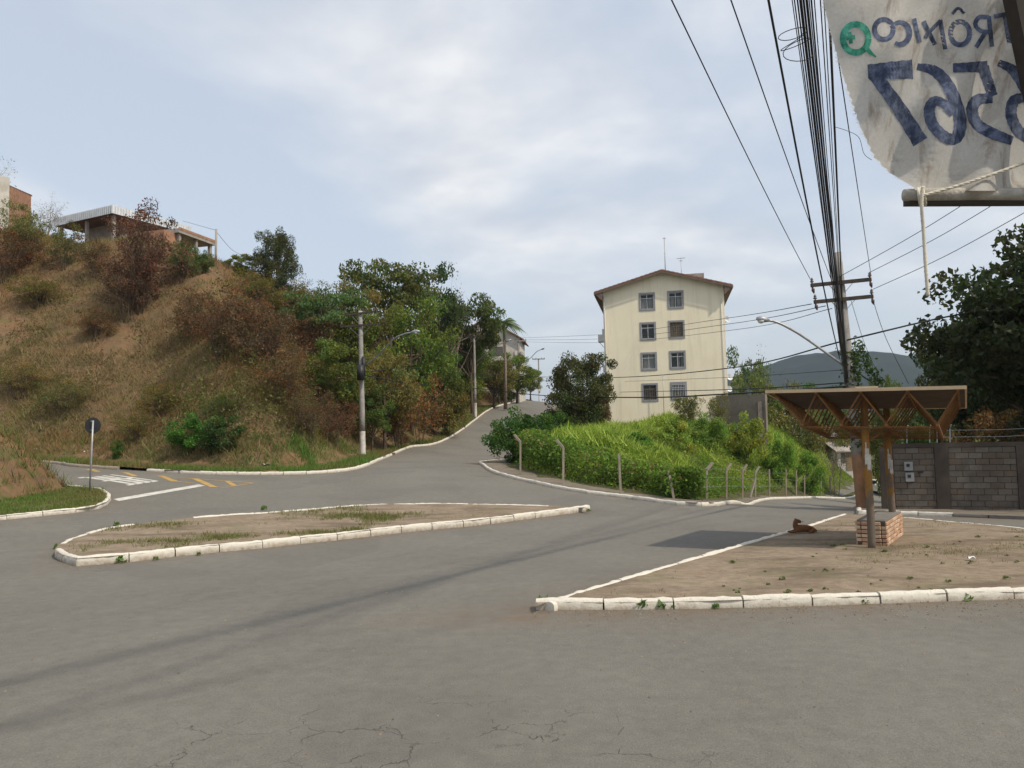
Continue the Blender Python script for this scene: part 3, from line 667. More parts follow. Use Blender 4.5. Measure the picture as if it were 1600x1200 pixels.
for (key, px, pt, pb, w, Y, c, lab) in (
        ('layer', 505, 452, 600, 110, 62, 'bluish', 'grey green tree with layered foliage left of the first utility pole'),
        ('round', 530, 530, 700, 96, 54, 'green', 'green tree wrapped in creepers just left of the first utility pole'),
        ('tall', 500, 590, 700, 60, 53, 'deep', 'slim dark green sapling at the slope foot left of the pole'),
        ('round2', 568, 440, 640, 110, 70, 'olive', 'olive tree rising behind the first utility pole'),
        ('layer', 610, 412, 620, 130, 80, 'deep', 'tall dark green tree forming the highest crown of the wood'),
        ('round', 660, 418, 620, 120, 84, 'dark', 'tall dark tree beside the leafless tree on the wood skyline'),
        ('bare', 704, 410, 560, 80, 88, (.2, .17, .15), 'leafless pale tree on the skyline of the wood'),
        ('round2', 640, 470, 660, 130, 68, 'green', 'broad green tree behind the lamp arm of the first pole'),
        ('round', 690, 478, 640, 110, 93, 'green', 'broad green tree left of the second utility pole'),
        ('layer', 735, 470, 620, 100, 92, 'deep', 'dark green tree above the second utility pole'),
        ('round2', 745, 520, 620, 56, 106, 'bluish', 'grey green tree beside the palm'),
        ('round2', 600, 545, 705, 100, 57, 'olive', 'olive green tree right of the first utility pole'),
        ('scrub', 622, 600, 700, 90, 59.5, 'rust', 'rusty brown shrub at the slope foot right of the first pole'),
        ('scrub2', 655, 590, 690, 80, 64, 'rust', 'rusty shrub between the first and second utility poles'),
        ('round', 675, 555, 680, 90, 73, 'green', 'green tree low on the slope left of the second pole'),
        ('bush2', 700, 610, 675, 60, 72, 'olive', 'olive bush by the kerb left of the second pole'),
        ('bush2', 722, 575, 655, 70, 94, 'green', 'green bush behind the second utility pole'),
        ('round', 770, 560, 640, 70, 100, 'olive', 'olive tree right of the second pole'),
        ('bush', 795, 585, 632, 50, 112, 'green', 'green bush beside the third utility pole'),
        ('round', 828, 575, 632, 40, 128, 'green', 'bright green tree right of the third utility pole'),
        ('round2', 778, 560, 640, 60, 108, 'olive', 'olive tree hiding the gabled house wall'),
        ('round', 806, 552, 640, 60, 112, 'green', 'green tree between the gabled house and the third pole'),
        ('scrub2', 540, 610, 705, 60, 53.5, 'brown', 'brown creeper tangle at the foot of the first pole'),
        ('round2', 580, 600, 705, 70, 55.5, 'deep', 'dark green shrub behind the first utility pole'),
        ('scrub', 470, 500, 620, 100, 61, 'brown', 'brown shrub under the layered grey green tree'),
        ('round', 545, 470, 640, 90, 66, 'green', 'green tree between the layered tree and the olive one'),
        ('round2', 455, 455, 560, 80, 66, 'olive', 'olive tree on the edge of the wood below the lone round tree'),
        ('dense', 722, 520, 640, 80, 97, 'green', 'leafy green tree just above the second utility pole lamp'),
        ('round2', 660, 520, 660, 100, 73, 'deep', 'deep green tree in the middle of the wooded slope')):
    T(key, 'shrub' if key.startswith(('scrub',)) else ('bush' if 'bush' in key else 'tree'), lab, 'shrub' if key.startswith('scrub') else ('bush' if 'bush' in key else 'tree'), k, px, pt, pb, w, Y, c)

# palm beside the house above the road
def make_palm(name, label, px, ptop, Y, rpx, color, ground=hf1, hang=.9):
    top = at(px, ptop+rpx*.45, Y); s = FPX/Y; rad = rpx/s; g = ground(top.x, top.y); o = empty(name, (top.x, top.y, g-.1), label, 'palm')
    mb = MB(); mb.tube([(top.x, top.y, g-.2), (top.x+.1, top.y, (g+top.z)/2), (top.x, top.y, top.z)], [.24, .18, .15], 9); mb.build('trunk', M['bark_pale'], o, True)
    r = random.Random(3)
    for f in range(19):
        a = f*2.399; el = r.uniform(-.1, 1.1); L = rad*r.uniform(.85, 1.15); V = []; F = []; pts = []
        for i in range(9):
            u = i/8; h = math.sin(el)*L*u*.8-hang*L*u*u*(.55+.3*(1-el)); pts.append(Vector((top.x+math.cos(a)*math.cos(el*.6)*L*u, top.y+math.sin(a)*math.cos(el*.6)*L*u, top.z+h)))
        side = Vector((-math.sin(a), math.cos(a), 0)); mb = MB()
        for i in range(8):
            for q in range(2):
                p = pts[i].lerp(pts[i+1], q/2); d = (pts[i+1]-pts[i]).normalized(); w = rad*.24*math.sin(math.pi*min(.97, (i+q/2)/8+.12))
                for sg in (-1, 1):
                    t = p+side*sg*w+d*w*.5+Vector((0, 0, -w*.55)); k0 = d*rad*.035
                    mb.add([p-k0, p+k0, t], [(0, 1, 2)])
        V = np.array(mb.v)-rootloc(o); me = newmesh('frond', V, mb.f, [M['leaf']], False, np.repeat(np.array([[1, 1, 1, 1.]])*r.uniform(.7, 1.2), len(V), 0)); c = link('frond', me, o); c.color = (*GREEN[color], 1)
make_palm('palm_tree', 'tall palm beside the gabled house above the third utility pole', 787, 488, 97, 38, 'bluish')

# ------------------------------------------------------------------ grass and low cover (uncountable)
def blades(P, H, r, tint, spread=.35, wid=.05):
    n = len(P); a = r.uniform(0, 6.283, n); d = np.c_[np.cos(a), np.sin(a), np.zeros(n)]; b = r.uniform(0, 6.283, n); l = np.c_[np.cos(b), np.sin(b), np.zeros(n)]*spread*r.uniform(.3, 1, n)[:, None]*H[:, None]
    V = np.empty((n, 3, 3)); V[:, 0] = P-d*wid*H[:, None]; V[:, 1] = P+d*wid*H[:, None]; V[:, 2] = P+l; V[:, 2, 2] += H
    T_ = np.repeat(np.c_[tint, np.ones(n)], 3, 0); return V.reshape(-1, 3), np.arange(n*3).reshape(n, 3), T_
def scatter(poly, n, r, bounds=None):
    A = np.array(poly); x0, x1, y0, y1 = bounds or (A[:, 0].min(), A[:, 0].max(), A[:, 1].min(), A[:, 1].max())
    X = r.uniform(x0, x1, n); Y = r.uniform(y0, y1, n); k = inside(A, X, Y); return X[k], Y[k]
def grass_on(name, label, X, Y, Z, H, tint, r, per=4, spread=.5, wid=.06, jit=.12, cat='grass'):
    P = np.repeat(np.c_[X, Y, Z], per, 0); P[:, :2] += r.normal(0, jit, (len(P), 2)); Hh = np.repeat(H, per)*r.uniform(.55, 1.25, len(P)); Tt = np.repeat(tint, per, 0)*r.uniform(.75, 1.25, len(P))[:, None]
    V, F, T_ = blades(P, Hh, r, Tt, spread, wid); o = link(name, newmesh(name, V, F, [M['grass']], False, T_)); return tag(o, label, cat, kind='stuff')
def build_hill_grass():
    r = np.random.default_rng(31)
    X, Y = scatter(HILL_POLY, 300000, r, (-62, 1, 34, 120)); t, _, _ = pdist(HL, X, Y)
    bare = fnoise(X, Y, 5, 41)+.5*fnoise(X, Y, 1.7, 42); up = np.clip((t-2)/23, 0, 1)
    keep = (t > 2.2) & (t < 31) & (bare < .36+np.clip((9-t)/3, 0, 1)*1.5-.5*np.clip((up-.5)*1.6, 0, 1)*(X > -38)*(X < -16)) & (r.random(len(X)) < np.where(X > -12, .35, .9)*np.where(t > 12, .5, 1)); X, Y, t, bare, up = X[keep], Y[keep], t[keep], bare[keep], up[keep]
    g = np.clip(.5+fnoise(X, Y, 7, 43)*.9+.25*r.normal(size=len(X))-.15*up, 0, 1)[:, None]
    tint = (np.array([.25, .185, .092])*(1-g)+np.array([.20, .20, .07])*g)*np.where(t > 14, np.array([[1.0], [.86], [.84]]), np.array([[1.0], [1.0], [1.0]])).T
    rd = (fnoise(X, Y, 6, 44) > .25)[:, None]; tint = np.where(rd, tint*np.array([1.0, .78, .72]), tint)
    grass_on('dry_grass', 'dry yellow brown grass covering the hillside', X, Y, hillH(X, Y)-.03, .22+.38*r.random(len(X))**2, tint, r, 5, 1.1, .035, .2)
    L = np.array(K_HILL); L = resample([p for p in K_HILL if -50 < p[0] and p[1] < 105], .5); n = 26000; i = r.integers(0, len(L)-1, n); f = r.random(n)[:, None]; p = L[i]*(1-f)+L[i+1]*f; d = L[i+1]-L[i]; d /= np.hypot(d[:, 0], d[:, 1])[:, None]
    off = .22+r.random(n)**1.3*3.6; X = p[:, 0]-d[:, 1]*off; Y = p[:, 1]+d[:, 0]*off; keep = (r.random(n) < np.where(Y > 55, .4, 1.0)) & (fnoise(X, Y, 2.5, 45) > -.6); X, Y = X[keep], Y[keep]
    g = np.clip(.6+fnoise(X, Y, 2.2, 46), 0, 1)[:, None]; tint = np.array([.19, .15, .06])*(1-g)+np.array([.10, .19, .03])*g
    grass_on('verge_grass', 'short green grass strip along the kerb under the hill', X, Y, hillH(X, Y)-.02, .16+.14*r.random(len(X)), tint, r, 4, .6, .07, .1)
build_hill_grass()
def build_undergrowth():
    r = np.random.default_rng(36); X, Y = scatter(HILL_POLY, 300000, r, (-40, 4, 36, 125)); t, _, _ = pdist(HL, X, Y)
    w = np.clip((X+25)/9-.7*np.clip((t-11)/5, 0, 1)*np.clip((-17-X)/4, 0, 1)+.8*fnoise(X, Y, 6, 91), 0, 1)*np.clip((t-2.6)/1.5, 0, 1)*(t < 30); keep = r.random(len(X)) < w*np.where(Y > 75, .5, 1); X, Y, t = X[keep], Y[keep], t[keep]; n = len(X)
    lump = np.clip(.55+.9*fnoise(X, Y, 4.5, 92)+.4*fnoise(X, Y, 1.6, 93), 0, 1.6); z = hillH(X, Y)+np.clip((t-2.4)/2, .1, 1)*(.3+1.7*lump)*r.random(n)**.6
    q = np.clip(fnoise(X, Y, 6, 94)*1.1+.5+np.interp(X, [-30, -18, -8], [-.55, -.15, .15])+.16*r.normal(size=n), 0, 1)[:, None]; br = np.array([.20, .115, .055]); gr = np.array([.15, .185, .045]); tint = br*(1-q)+gr*q
    V, F, T_ = leaf_cards(np.c_[X, Y, z], .1+.13*r.random(n), r, tint*r.uniform(.6, 1.3, n)[:, None], .5, .3)
    tag(link('undergrowth', newmesh('undergrowth', V, F, [M['leaf']], False, T_)), 'tangled brown and green undergrowth on the wooded slope', 'undergrowth', kind='stuff')
build_undergrowth()
def build_slope_weeds():
    r = np.random.default_rng(37); X, Y = scatter(HILL_POLY, 260000, r, (-60, -8, 36, 75)); t, _, _ = pdist(HL, X, Y)
    f = fnoise(X, Y, 3.2, 95)+.6*fnoise(X, Y, 1.1, 96); w = np.clip((f+.05)*2.2, 0, 1)*np.clip((t-2.4)/1.5, 0, 1)*(t < 27)*np.where(t > 12, .55, 1)*np.where(t < 8, 1.3, 1); keep = r.random(len(X)) < w*.8; X, Y, t, f = X[keep], Y[keep], t[keep], f[keep]; n = len(X)
    z = hillH(X, Y)+np.clip(f, .1, 1)*.75*r.random(n)**.7; g = np.clip(.55+.8*fnoise(X, Y, 5, 97)-.03*(t-8)+.2*r.normal(size=n), 0, 1)[:, None]; tint = np.array([.165, .108, .055])*(1-g)+np.array([.145, .172, .046])*g
    V, F, T_ = leaf_cards(np.c_[X, Y, z], .08+.11*r.random(n), r, tint*r.uniform(.6, 1.3, n)[:, None], .45, .6)
    tag(link('slope_weeds', newmesh('slope_weeds', V, F, [M['leaf']], False, T_)), 'low olive and brown weeds tangled in the dry grass of the hillside', 'weeds', kind='stuff')
build_slope_weeds()
def build_corner_grass():
    r = np.random.default_rng(33); poly = offset(K_COR, .16)+[(_c[0]-30, 12), (-30, 12)]
    X, Y = scatter(poly, 60000, r, (-26, -13, 14, 36)); keep = fnoise(X, Y, 2.0, 47)+.4*r.normal(size=len(X)) > -.45; X, Y = X[keep], Y[keep]
    g = np.clip(.6+fnoise(X, Y, 1.8, 48)*.8, 0, 1)[:, None]; tint = np.array([.17, .15, .05])*(1-g)+np.array([.10, .18, .03])*g
    grass_on('corner_grass', 'mown green grass on the street corner round the sign', X, Y, e(X, Y)+.1, .08+.07*r.random(len(X)), tint, r, 4, .6, .09, .06)
    V = bank_V[(bank_V[:, 2] > .9)]; k = r.integers(0, len(V), 2400); P = V[k]+r.normal(0, .08, (2400, 3))*np.array([1, 1, 0]); g = r.random(2400)[:, None]
    grass_on('bank_grass', 'dry grass clinging to the cut earth bank', P[:, 0], P[:, 1], P[:, 2]-.03, .18+.3*r.random(2400), np.array([.22, .15, .06])*(1-g)+np.array([.10, .15, .04])*g, r, 5, .8, .05, .1)
build_corner_grass()
def build_island_grass():
    r = np.random.default_rng(34); poly = K_ISL_F[:-1]+K_ISL_B[:-1]; A = np.array(poly); X, Y = scatter(poly, 60000, r)
    d, _, _ = pdist(poly+[poly[0]], X, Y); m0 = 1.6*fnoise(X, Y, 2.2, 49)+.5*fnoise(X, Y, .7, 50)
    band = np.exp(-((Y-np.interp(X, [-13, -9, -5, 0], [17.2, 19.4, 20.6, 22.0]))/.8)**2)*np.clip((X+11.2)/1.0, 0, 1)*np.clip((-3.2-X)/1.0, 0, 1)
    keep = (d > .18) & (1.5*m0+band*1.6+.5*r.normal(size=len(X)) > 1.35); X, Y = X[keep], Y[keep]; g = r.random(len(X))[:, None]
    grass_on('island_grass', 'thin patches of low grass on the dirt of the traffic island', X, Y, e(X, Y)+ISL_H-.03, .05+.06*r.random(len(X)), np.array([.2, .17, .07])*(1-g)+np.array([.12, .16, .04])*g, r, 4, .8, .09, .05)
    poly = K_SH_F+K_SH_B[::-1][:-1]+K_SH_L[::-1][:-1]; X, Y = scatter(poly, 70000, r, (0, 22, 10, 27)); d, _, _ = pdist(poly+[poly[0]], X, Y)
    keep = (d > .2) & (fnoise(X, Y, 2.6, 51)+.7*fnoise(X, Y, .6, 52)+.25*r.normal(size=len(X)) > .62); X, Y = X[keep], Y[keep]; g = r.random(len(X))[:, None]
    grass_on('sparse_grass', 'thin dry grass scattered over the dirt round the bus shelter', X, Y, e(X, Y)+PLOT_H-.02, .025+.035*r.random(len(X)), np.array([.24, .19, .10])*(1-g)+np.array([.15, .16, .06])*g, r, 4, .9, .1, .05)
build_island_grass()
def build_plot_cover():
    r = np.random.default_rng(35)
    X, Y = scatter(PLOT_POLY, 480000, r, (-2, 44, 33, 100)); t, nx, ny = pdist(PL, X, Y); bld = (X > 7.6+.16*(Y-71)) & (X < 19.8+.16*(Y-71)) & (Y > 70.5-(X-9)*.16)
    keep = (t > 1.9) & ~bld & (t < 34) & (r.random(len(X)) < np.where(t < 12, 1, .6)); X, Y, t = X[keep], Y[keep], t[keep]; n = len(X)
    lump = np.clip(fnoise(X, Y, 5, 61)*.9+.35*fnoise(X, Y, 1.8, 62)+.5, 0, 1.6)
    edge = np.clip((t-1.9)/3.2, 0, 1)**.6*np.interp(X, [0, 4, 12, 20], [1.7, 1.0, .8, .5])*np.interp(t, [2, 6, 16], [1.0, .85, .7])
    top = edge*(.25+1.1*lump); z = plotH(X, Y)+top*r.uniform(0, 1, n)**.45
    g = np.clip(.5+fnoise(X, Y, 4, 63)*1.1+.18*r.normal(size=n), 0, 1)[:, None]
    tint = np.array([.13, .24, .034])*(1-g)+np.array([.30, .40, .06])*g; dead = r.random(n) < .04+.16*(fnoise(X, Y, 2.2, 67) > .35); tint = np.where(dead[:, None], np.array([.27, .22, .10]), tint)
    V, F, T_ = leaf_cards(np.c_[X, Y, z], .10+.10*r.random(n), r, tint*r.uniform(.75, 1.2, n)[:, None], .5, .5)
    o = link('ground_cover', newmesh('ground_cover', V, F, [M['leaf']], False, T_)); tag(o, 'rank bright green creepers and weeds covering the fenced slope', 'vegetation', kind='stuff')
    k = (lump > .55) & (r.random(n) < .3) & (t > 4); grass_on('tall_grass', 'tall yellow green grass in mounds on the fenced slope', X[k], Y[k], z[k]-.2, .35+.3*r.random(k.sum()), np.array([[.32, .42, .07]])*np.ones((k.sum(), 1)), r, 4, 1.1, .06, .2)
    # creeper curtain hanging on the fence
    L = resample([p for p in FENCE if p[1] < 68], .5); n = 90000; i = r.integers(0, len(L)-1, n); f = r.random(n)[:, None]; p = L[i]*(1-f)+L[i+1]*f
    dens = np.clip(.62+fnoise(p[:, 0], p[:, 1], 2.4, 64), 0, 1)*np.interp(p[:, 0], [-2, 12, 14, 20], [1.0, 1.0, .45, .3]); k = r.random(n) < dens; p = p[k]; n = len(p)
    hh = np.interp(p[:, 0], [-2, 2, 5, 10, 20], [2.4, 1.6, 1.05, .8, .5])*(1+.45*fnoise(p[:, 0], p[:, 1], 3, 65)); out = r.normal(.0, .28, n); 
    q, nx, ny = pdist(PL, p[:, 0], p[:, 1]); dx = (p[:, 0]-nx)/q; dy = (p[:, 1]-ny)/q
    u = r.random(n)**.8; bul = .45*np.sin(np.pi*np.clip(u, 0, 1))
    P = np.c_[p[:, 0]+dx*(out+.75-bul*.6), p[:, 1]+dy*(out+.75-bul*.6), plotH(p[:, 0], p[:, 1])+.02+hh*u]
    g = np.clip(.35+.5*u+.2*r.normal(size=n), 0, 1)[:, None]; tint = np.array([.08, .145, .03])*(1-g)+np.array([.18, .30, .045])*g; dead = r.random(n) < .07+.1*(fnoise(p[:, 0], p[:, 1], 1.5, 66) > .3); tint = np.where(dead[:, None], np.array([.22, .15, .07]), tint)  # live leaves darker towards the hedge foot, shade put into their tint
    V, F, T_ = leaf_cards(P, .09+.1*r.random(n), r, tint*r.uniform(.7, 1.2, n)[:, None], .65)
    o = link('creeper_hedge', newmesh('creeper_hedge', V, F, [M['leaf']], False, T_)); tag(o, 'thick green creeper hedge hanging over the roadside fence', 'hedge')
build_plot_cover()
T('dense', 'tree', 'dark bushy tree standing in front of the apartment block corner', 'tree', None, 905, 556, 668, 106, 55, (.085, .11, .036), pf1)
T('scrub', 'shrub', 'reddish brown shrub leaning on the dark bushy tree', 'shrub', None, 940, 600, 660, 36, 55.5, 'brown', pf1)
k = 'bushes on the fenced slope'
for (key, px, pt, pb, w, Y, c, lab) in (('bush2', 800, 640, 700, 90, 47, (.065, .15, .03), 'green bush at the fence corner by the uphill road'), ('bush', 860, 645, 700, 80, 50, (.075, .155, .03), 'green bush left of the dark bushy tree'),
        ('bush2', 1100, 648, 700, 70, 60, 'light', 'light green mound of leaves below the barred window'), ('bush', 1045, 655, 700, 70, 52, 'yellow', 'yellowish green mound on the slope below the apartment block'),
        ('bush2', 1160, 648, 720, 70, 62, 'yellow', 'light green mound beside the retaining wall'), ('scrub', 1075, 618, 650, 44, 66, 'olive', 'dry bush in front of the barred ground floor window'), ('scrub2', 1118, 615, 645, 40, 66, 'olive', 'dry brown bush at the right corner of the apartment block'), ('bush', 985, 676, 730, 70, 45, (.12, .25, .04), 'green bush behind the leaning fence post'),
        ('bush', 1260, 705, 750, 50, 68, 'light', 'green bush on the lower end of the fenced slope'), ('bush2', 1215, 680, 730, 50, 64, 'light', 'green bush right of the retaining wall')):
    T(key, 'bush', lab, 'bush', k, px, pt, pb, w, Y, c, pf1)

# ------------------------------------------------------------------ trees behind the wall, far trees
def ground_flat(x, y): return ef(x, y)
T('bigleaf', 'tree', 'large dark tree with big leaves towering over the block wall', 'tree', None, 1668, 340, 800, 370, 27.8, (.055, .078, .033), ground_flat)
T('bigleaf', 'tree', 'dark leafy tree filling the gap above the block wall', 'tree', None, 1562, 475, 800, 200, 37, (.05, .072, .031), ground_flat, wy=7)
T('dense', 'tree', 'paler tree behind the big dark one above the shelter roof', 'tree', None, 1484, 532, 780, 104, 44, (.075, .10, .04), ground_flat)
T('scrub', 'shrub', 'reddish shrub behind the block wall', 'shrub', None, 1568, 640, 800, 130, 33, (.15, .10, .05), ground_flat)
T('bush', 'bush', 'bright green bush behind the wall under the shelter roof', 'bush', None, 1432, 668, 790, 60, 34, (.07, .15, .03), ground_flat)
k = 'trees in the valley behind the shelter'
fg = lambda x, y: -6.0
for (key, px, pt, w, Y, c, lab) in (('open', 1165, 545, 90, 92, 'bluish', 'thin feathery tree right of the apartment block'), ('bare', 1200, 540, 80, 95, (.14, .13, .09), 'sparse leafless tree right of the feathery one'), ('round', 1180, 590, 100, 88, 'olive', 'olive tree crowding the right corner of the apartment block'), ('round2', 1235, 600, 90, 90, 'olive', 'olive tree behind the left end of the shelter roof'),
        ('round', 1290, 600, 90, 105, 'deep', 'dark green tree behind the shelter roof left of the big pole'), ('tall', 1380, 590, 40, 60, 'green', 'creeper covered tree right of the big pole'), ('round2', 1400, 600, 90, 75, 'deep', 'dark tree behind the right half of the shelter roof'), ('round', 1345, 640, 80, 110, 'green', 'green tree down the street behind the big pole'), ('layer', 1240, 640, 100, 100, 'deep', 'dark tree under the left end of the shelter roof'), ('round', 1310, 670, 60, 95, 'olive', 'olive tree beside the small orange house'), ('round', 1410, 640, 90, 60, 'dark', 'dark tree behind the wall end pillar')):
    T(key, 'tree', lab, 'tree', k, px, pt, 760, w, Y, c, fg)
o = T('bare', 'tree', 'crooked bare tree leaning over the lower fence', 'tree', None, 1302, 672, 770, 60, 77, (.09, .07, .05), pf1)
# weeds
def weed_mesh(seed, n=16, s=1.0):
    r = np.random.default_rng(seed); a = r.uniform(0, 6.283, n); el = r.uniform(.2, 1.2, n); L = r.uniform(.5, 1, n)*s
    P = np.c_[np.cos(a)*np.cos(el)*L*.5, np.sin(a)*np.cos(el)*L*.5, np.sin(el)*L*.55+.02]
    V, F, T_ = leaf_cards(P, .5*L+.1, r, rand_tint(n, r, 1, .3, .1), .5, .4); return newmesh('weed', V, F, [M['leaf']], False, T_)
WEEDS = [weed_mesh(i, 14+4*i) for i in range(4)]
def weed(p, s, label, group, c=(.12, .20, .05), zs=1.0):
    o = link('weed', random.choice(WEEDS), None, p); o.scale = (s, s, s*zs); o.rotation_euler.z = random.uniform(0, 6.28); o.color = (*c, 1); return tag(o, label, 'weed', group)
for px, py, s, lab in ((1003, 951, .24, 'largest green weed sprouting at the front of the white shelter kerb'), (1035, 951, .2, 'green weed at the white kerb just right of the largest one'), (1052, 951, .12, 'tiny green weed in a row of three at the white kerb'), (852, 950, .26, 'green weed over the first kerb joint at the pavement tip'), (894, 951, .15, 'weed in the second joint of the white shelter kerb'), (1118, 951, .12, 'weed in the kerb joint under the middle of the shelter pavement'), (1352, 944, .14, 'weed at the white kerb below the bench'), (1510, 938, .2, 'weed at the white kerb near its far end'), (188, 880, .26, 'green weed in the joint of the island kerb near its corner'), (243, 876, .16, 'small weed at the foot of the island front kerb'), (310, 868, .14, 'weed in the second joint of the island front kerb'), (90, 858, .2, 'weed at the rounded end of the traffic island'), (182, 822, .22, 'weed on the far kerb of the traffic island'), (412, 797, .24, 'weed at the far kerb of the island beside grass'), (920, 799, .16, 'weed at the pointed end of the traffic island')):
    p = G(px, py); weed(p, s, lab, 'weeds in the kerb joints')
r_ = random.Random(5)
for i in range(46):
    px = r_.uniform(1130, 1600); py = r_.uniform(838, 928)
    if px < 1130+(940-py)*1.6 and py < 870: px += 150
    if px > 1590 or (1330 < px < 1425 and py < 862): continue
    p = G(px, py, PLOT_H-.02); weed(p, r_.uniform(.05, .13), 'small low weed growing on the bare dirt round the bus shelter', 'weeds on the shelter dirt', (.15, .19, .07), .7)

def build_grit():
    r = np.random.default_rng(55); P = []
    for ln, n, w in ((K_SH_F, 1500, .45), (K_ISL_F, 700, .3), (K_SH_L, 500, .3)):
        L = resample(ln, .2); i = r.integers(0, len(L)-1, n); p = L[i]+r.normal(0, .06, (n, 2)); d = L[i+1]-L[i]; d /= np.hypot(d[:, 0], d[:, 1])[:, None]; sd = np.where(ln is K_SH_L, 1, -1); off = np.abs(r.normal(.03, w, n)); p = p+np.c_[-d[:, 1], d[:, 0]]*(off*sd)[:, None]; P.append(np.c_[p, e(p[:, 0], p[:, 1])+.002])
    for poly, n, h in ((K_SH_F+K_SH_B[::-1][:-1]+K_SH_L[::-1][:-1], 5000, PLOT_H-.02), (K_ISL_F[:-1]+K_ISL_B[:-1], 3000, ISL_H-.03)):
        X, Y = scatter(poly, n, r, (-16, 18, 10, 27)); P.append(np.c_[X, Y, e(X, Y)+h])
    X = r.uniform(-7, 8, 900); Y = r.uniform(4.5, 14, 900); P.append(np.c_[X, Y, e(X, Y)+.001]); P = np.concatenate(P); n = len(P)
    s = .006+.016*r.random(n)**3; o = np.array([(1, 0, 0), (-.5, .87, 0), (-.5, -.87, 0), (.1, 0, 1.0)]); a = r.uniform(0, 6.283, n); c, q = np.cos(a), np.sin(a)
    V = np.stack([np.c_[P[:, 0]+s*(k[0]*c-k[1]*q), P[:, 1]+s*(k[0]*q+k[1]*c), P[:, 2]+s*k[2]*.8] for k in o], 1).reshape(-1, 3); B = np.arange(n)[:, None]*4
    F = np.concatenate([B+np.array([[0, 1, 3]]), B+np.array([[1, 2, 3]]), B+np.array([[2, 0, 3]])]); t = r.uniform(.6, 1.5, n); T_ = np.repeat(np.c_[t*.22, t*.18, t*.13, np.ones(n)], 4, 0)
    tag(link('grit', newmesh('grit', V, F, [M['grass']], False, T_)), 'loose grit and small stones along the kerbs and on the dirt', 'grit', kind='stuff')
build_grit()
# ------------------------------------------------------------------ utility poles
def lamp_arm(root, pts, head=.6, fall=(0, 0, -.03)):
    P = smooth_curve(pts, 6); mb = MB(); mb.tube(P, [.045]*(len(P)-1)+[.035], 8); arm = mb.build('lamp_arm', M['steel'], root, True)
    d = (P[-1]-P[-3]).normalized(); a = P[-1]; mb = MB(); mb.tube([a-d*.05, a+d*.12, a+d*head*.6, a+d*head], [.05, .1, .13, .05], 10); h = mb.build('lamp_head', M['steel'], root, True)
    mb = MB(); c = a+d*head*.6+Vector((0, 0, -.09)); mb.tube([c+Vector((0, 0, .03)), c+Vector((0, 0, -.02)), c+Vector((0, 0, -.06))], [.12, .11, .05], 10); mb.build('lamp_lens', M['lampglass'], h, True)
def insulator(mb, p, s=1.0):
    mb.tube([p, p+Vector((0, 0, .05))*s, p+Vector((0, 0, .06))*s, p+Vector((0, 0, .1))*s, p+Vector((0, 0, .11))*s, p+Vector((0, 0, .15))*s, p+Vector((0, 0, .16))*s, p+Vector((0, 0, .24))*s], [x*s for x in (.03, .03, .075, .075, .035, .06, .06, .02)], 8)
def pole(label, px, pyb, Y, ptop, ground, arms, r0=.17, r1=.1, lean=None, group='poles along the uphill road', white=1.6):
    b = at(px, pyb, Y); g = ground(b.x, b.y); o = empty('utility_pole', (b.x, b.y, g), label, 'utility pole', group)
    tp = at(lean if lean else px, ptop, Y) ; top = Vector((tp.x if lean else b.x, b.y, tp.z)); base = Vector((b.x, b.y, g-.2)); H = top.z-g
    ax = lambda z: base.lerp(top, (z-base.z)/(top.z-base.z)); rad = lambda z: r0+(r1-r0)*(z-g)/H
    mb = MB(); zs = np.linspace(g+white, top.z, 9); mb.tube([ax(z) for z in zs], [rad(z) for z in zs], 14); mb.build('shaft', M['concrete'], o, True)
    mb = MB(); mb.tube([base, ax(g+.6), ax(g+white)], [rad(g-.2), rad(g+.6), rad(g+white)], 14, False); mb.build('painted_foot', M['pwhite'], o, True)
    for k, (dz, L, dirv, w, mat) in enumerate(arms):
        c = ax(top.z-dz)+Vector((0, -rad(top.z)-w/2, 0)); d = Vector(dirv).normalized(); a = c-d*L/2; q = c+d*L/2
        mb = MB(); mb.beam(a, q, w, w*1.2); arm = mb.build('crossarm', mat, o)
        mb = MB(); mb.beam(c+d*L*.28+Vector((0, 0, -w*.6)), ax(top.z-dz-.75)+Vector((0, -.1, 0)), .035, .012); mb.beam(c-d*L*.28+Vector((0, 0, -w*.6)), ax(top.z-dz-.75)+Vector((0, -.1, 0)), .035, .012); mb.build('brace', M['steel'], o)
        for f in (-.47, -.2, .25, .47): mb = MB(); insulator(mb, c+d*L*f+Vector((0, 0, w*.6)), 1.0); mb.build('insulator', M['ceramic'], arm, True)
    return o, ax, top, g
XD = Vector((1, -.12, 0))
P1, ax1, top1, g1 = pole('weathered concrete pole with lamp arm nearest on the hill side kerb', 567, 717, 50.5, 486, hf1, [(.18, 1.9, (1, .1, .12), .1, M['darkwood']), (.95, 2.5, (1, 0, .05), .1, M['darkwood'])], .19, .13, 563)
mb = MB(); c = ax1(at(567, 582, 50.5).z); mb.tube([c+Vector((0, -.25, -.5)), c+Vector((0, -.25, .45))], .24, 12); mb.build('junction_box', M['black'], P1, True)
mb = MB(); mb.tube([c+Vector((.18, -.2, -.2)), c+Vector((.18, -.2, 1.0))], .1, 10); mb.build('cable_coil', M['black'], P1, True)
lamp_arm(P1, [at(572, 570, 50.3), at(590, 556, 49.6), at(615, 530, 48.2), at(632, 522, 47.6), at(643, 519.5, 47.3)])
P2, ax2, top2, g2 = pole('slim concrete pole with lamp arm second along the uphill kerb', 743, 655, 88.5, 524, hf1, [(.1, 2.3, XD, .1, M['darkwood'])], .17, .11)
lamp_arm(P2, [at(745, 565, 88), at(758, 554, 87), at(775, 541, 86), at(790, 534, 85.5)], .7)
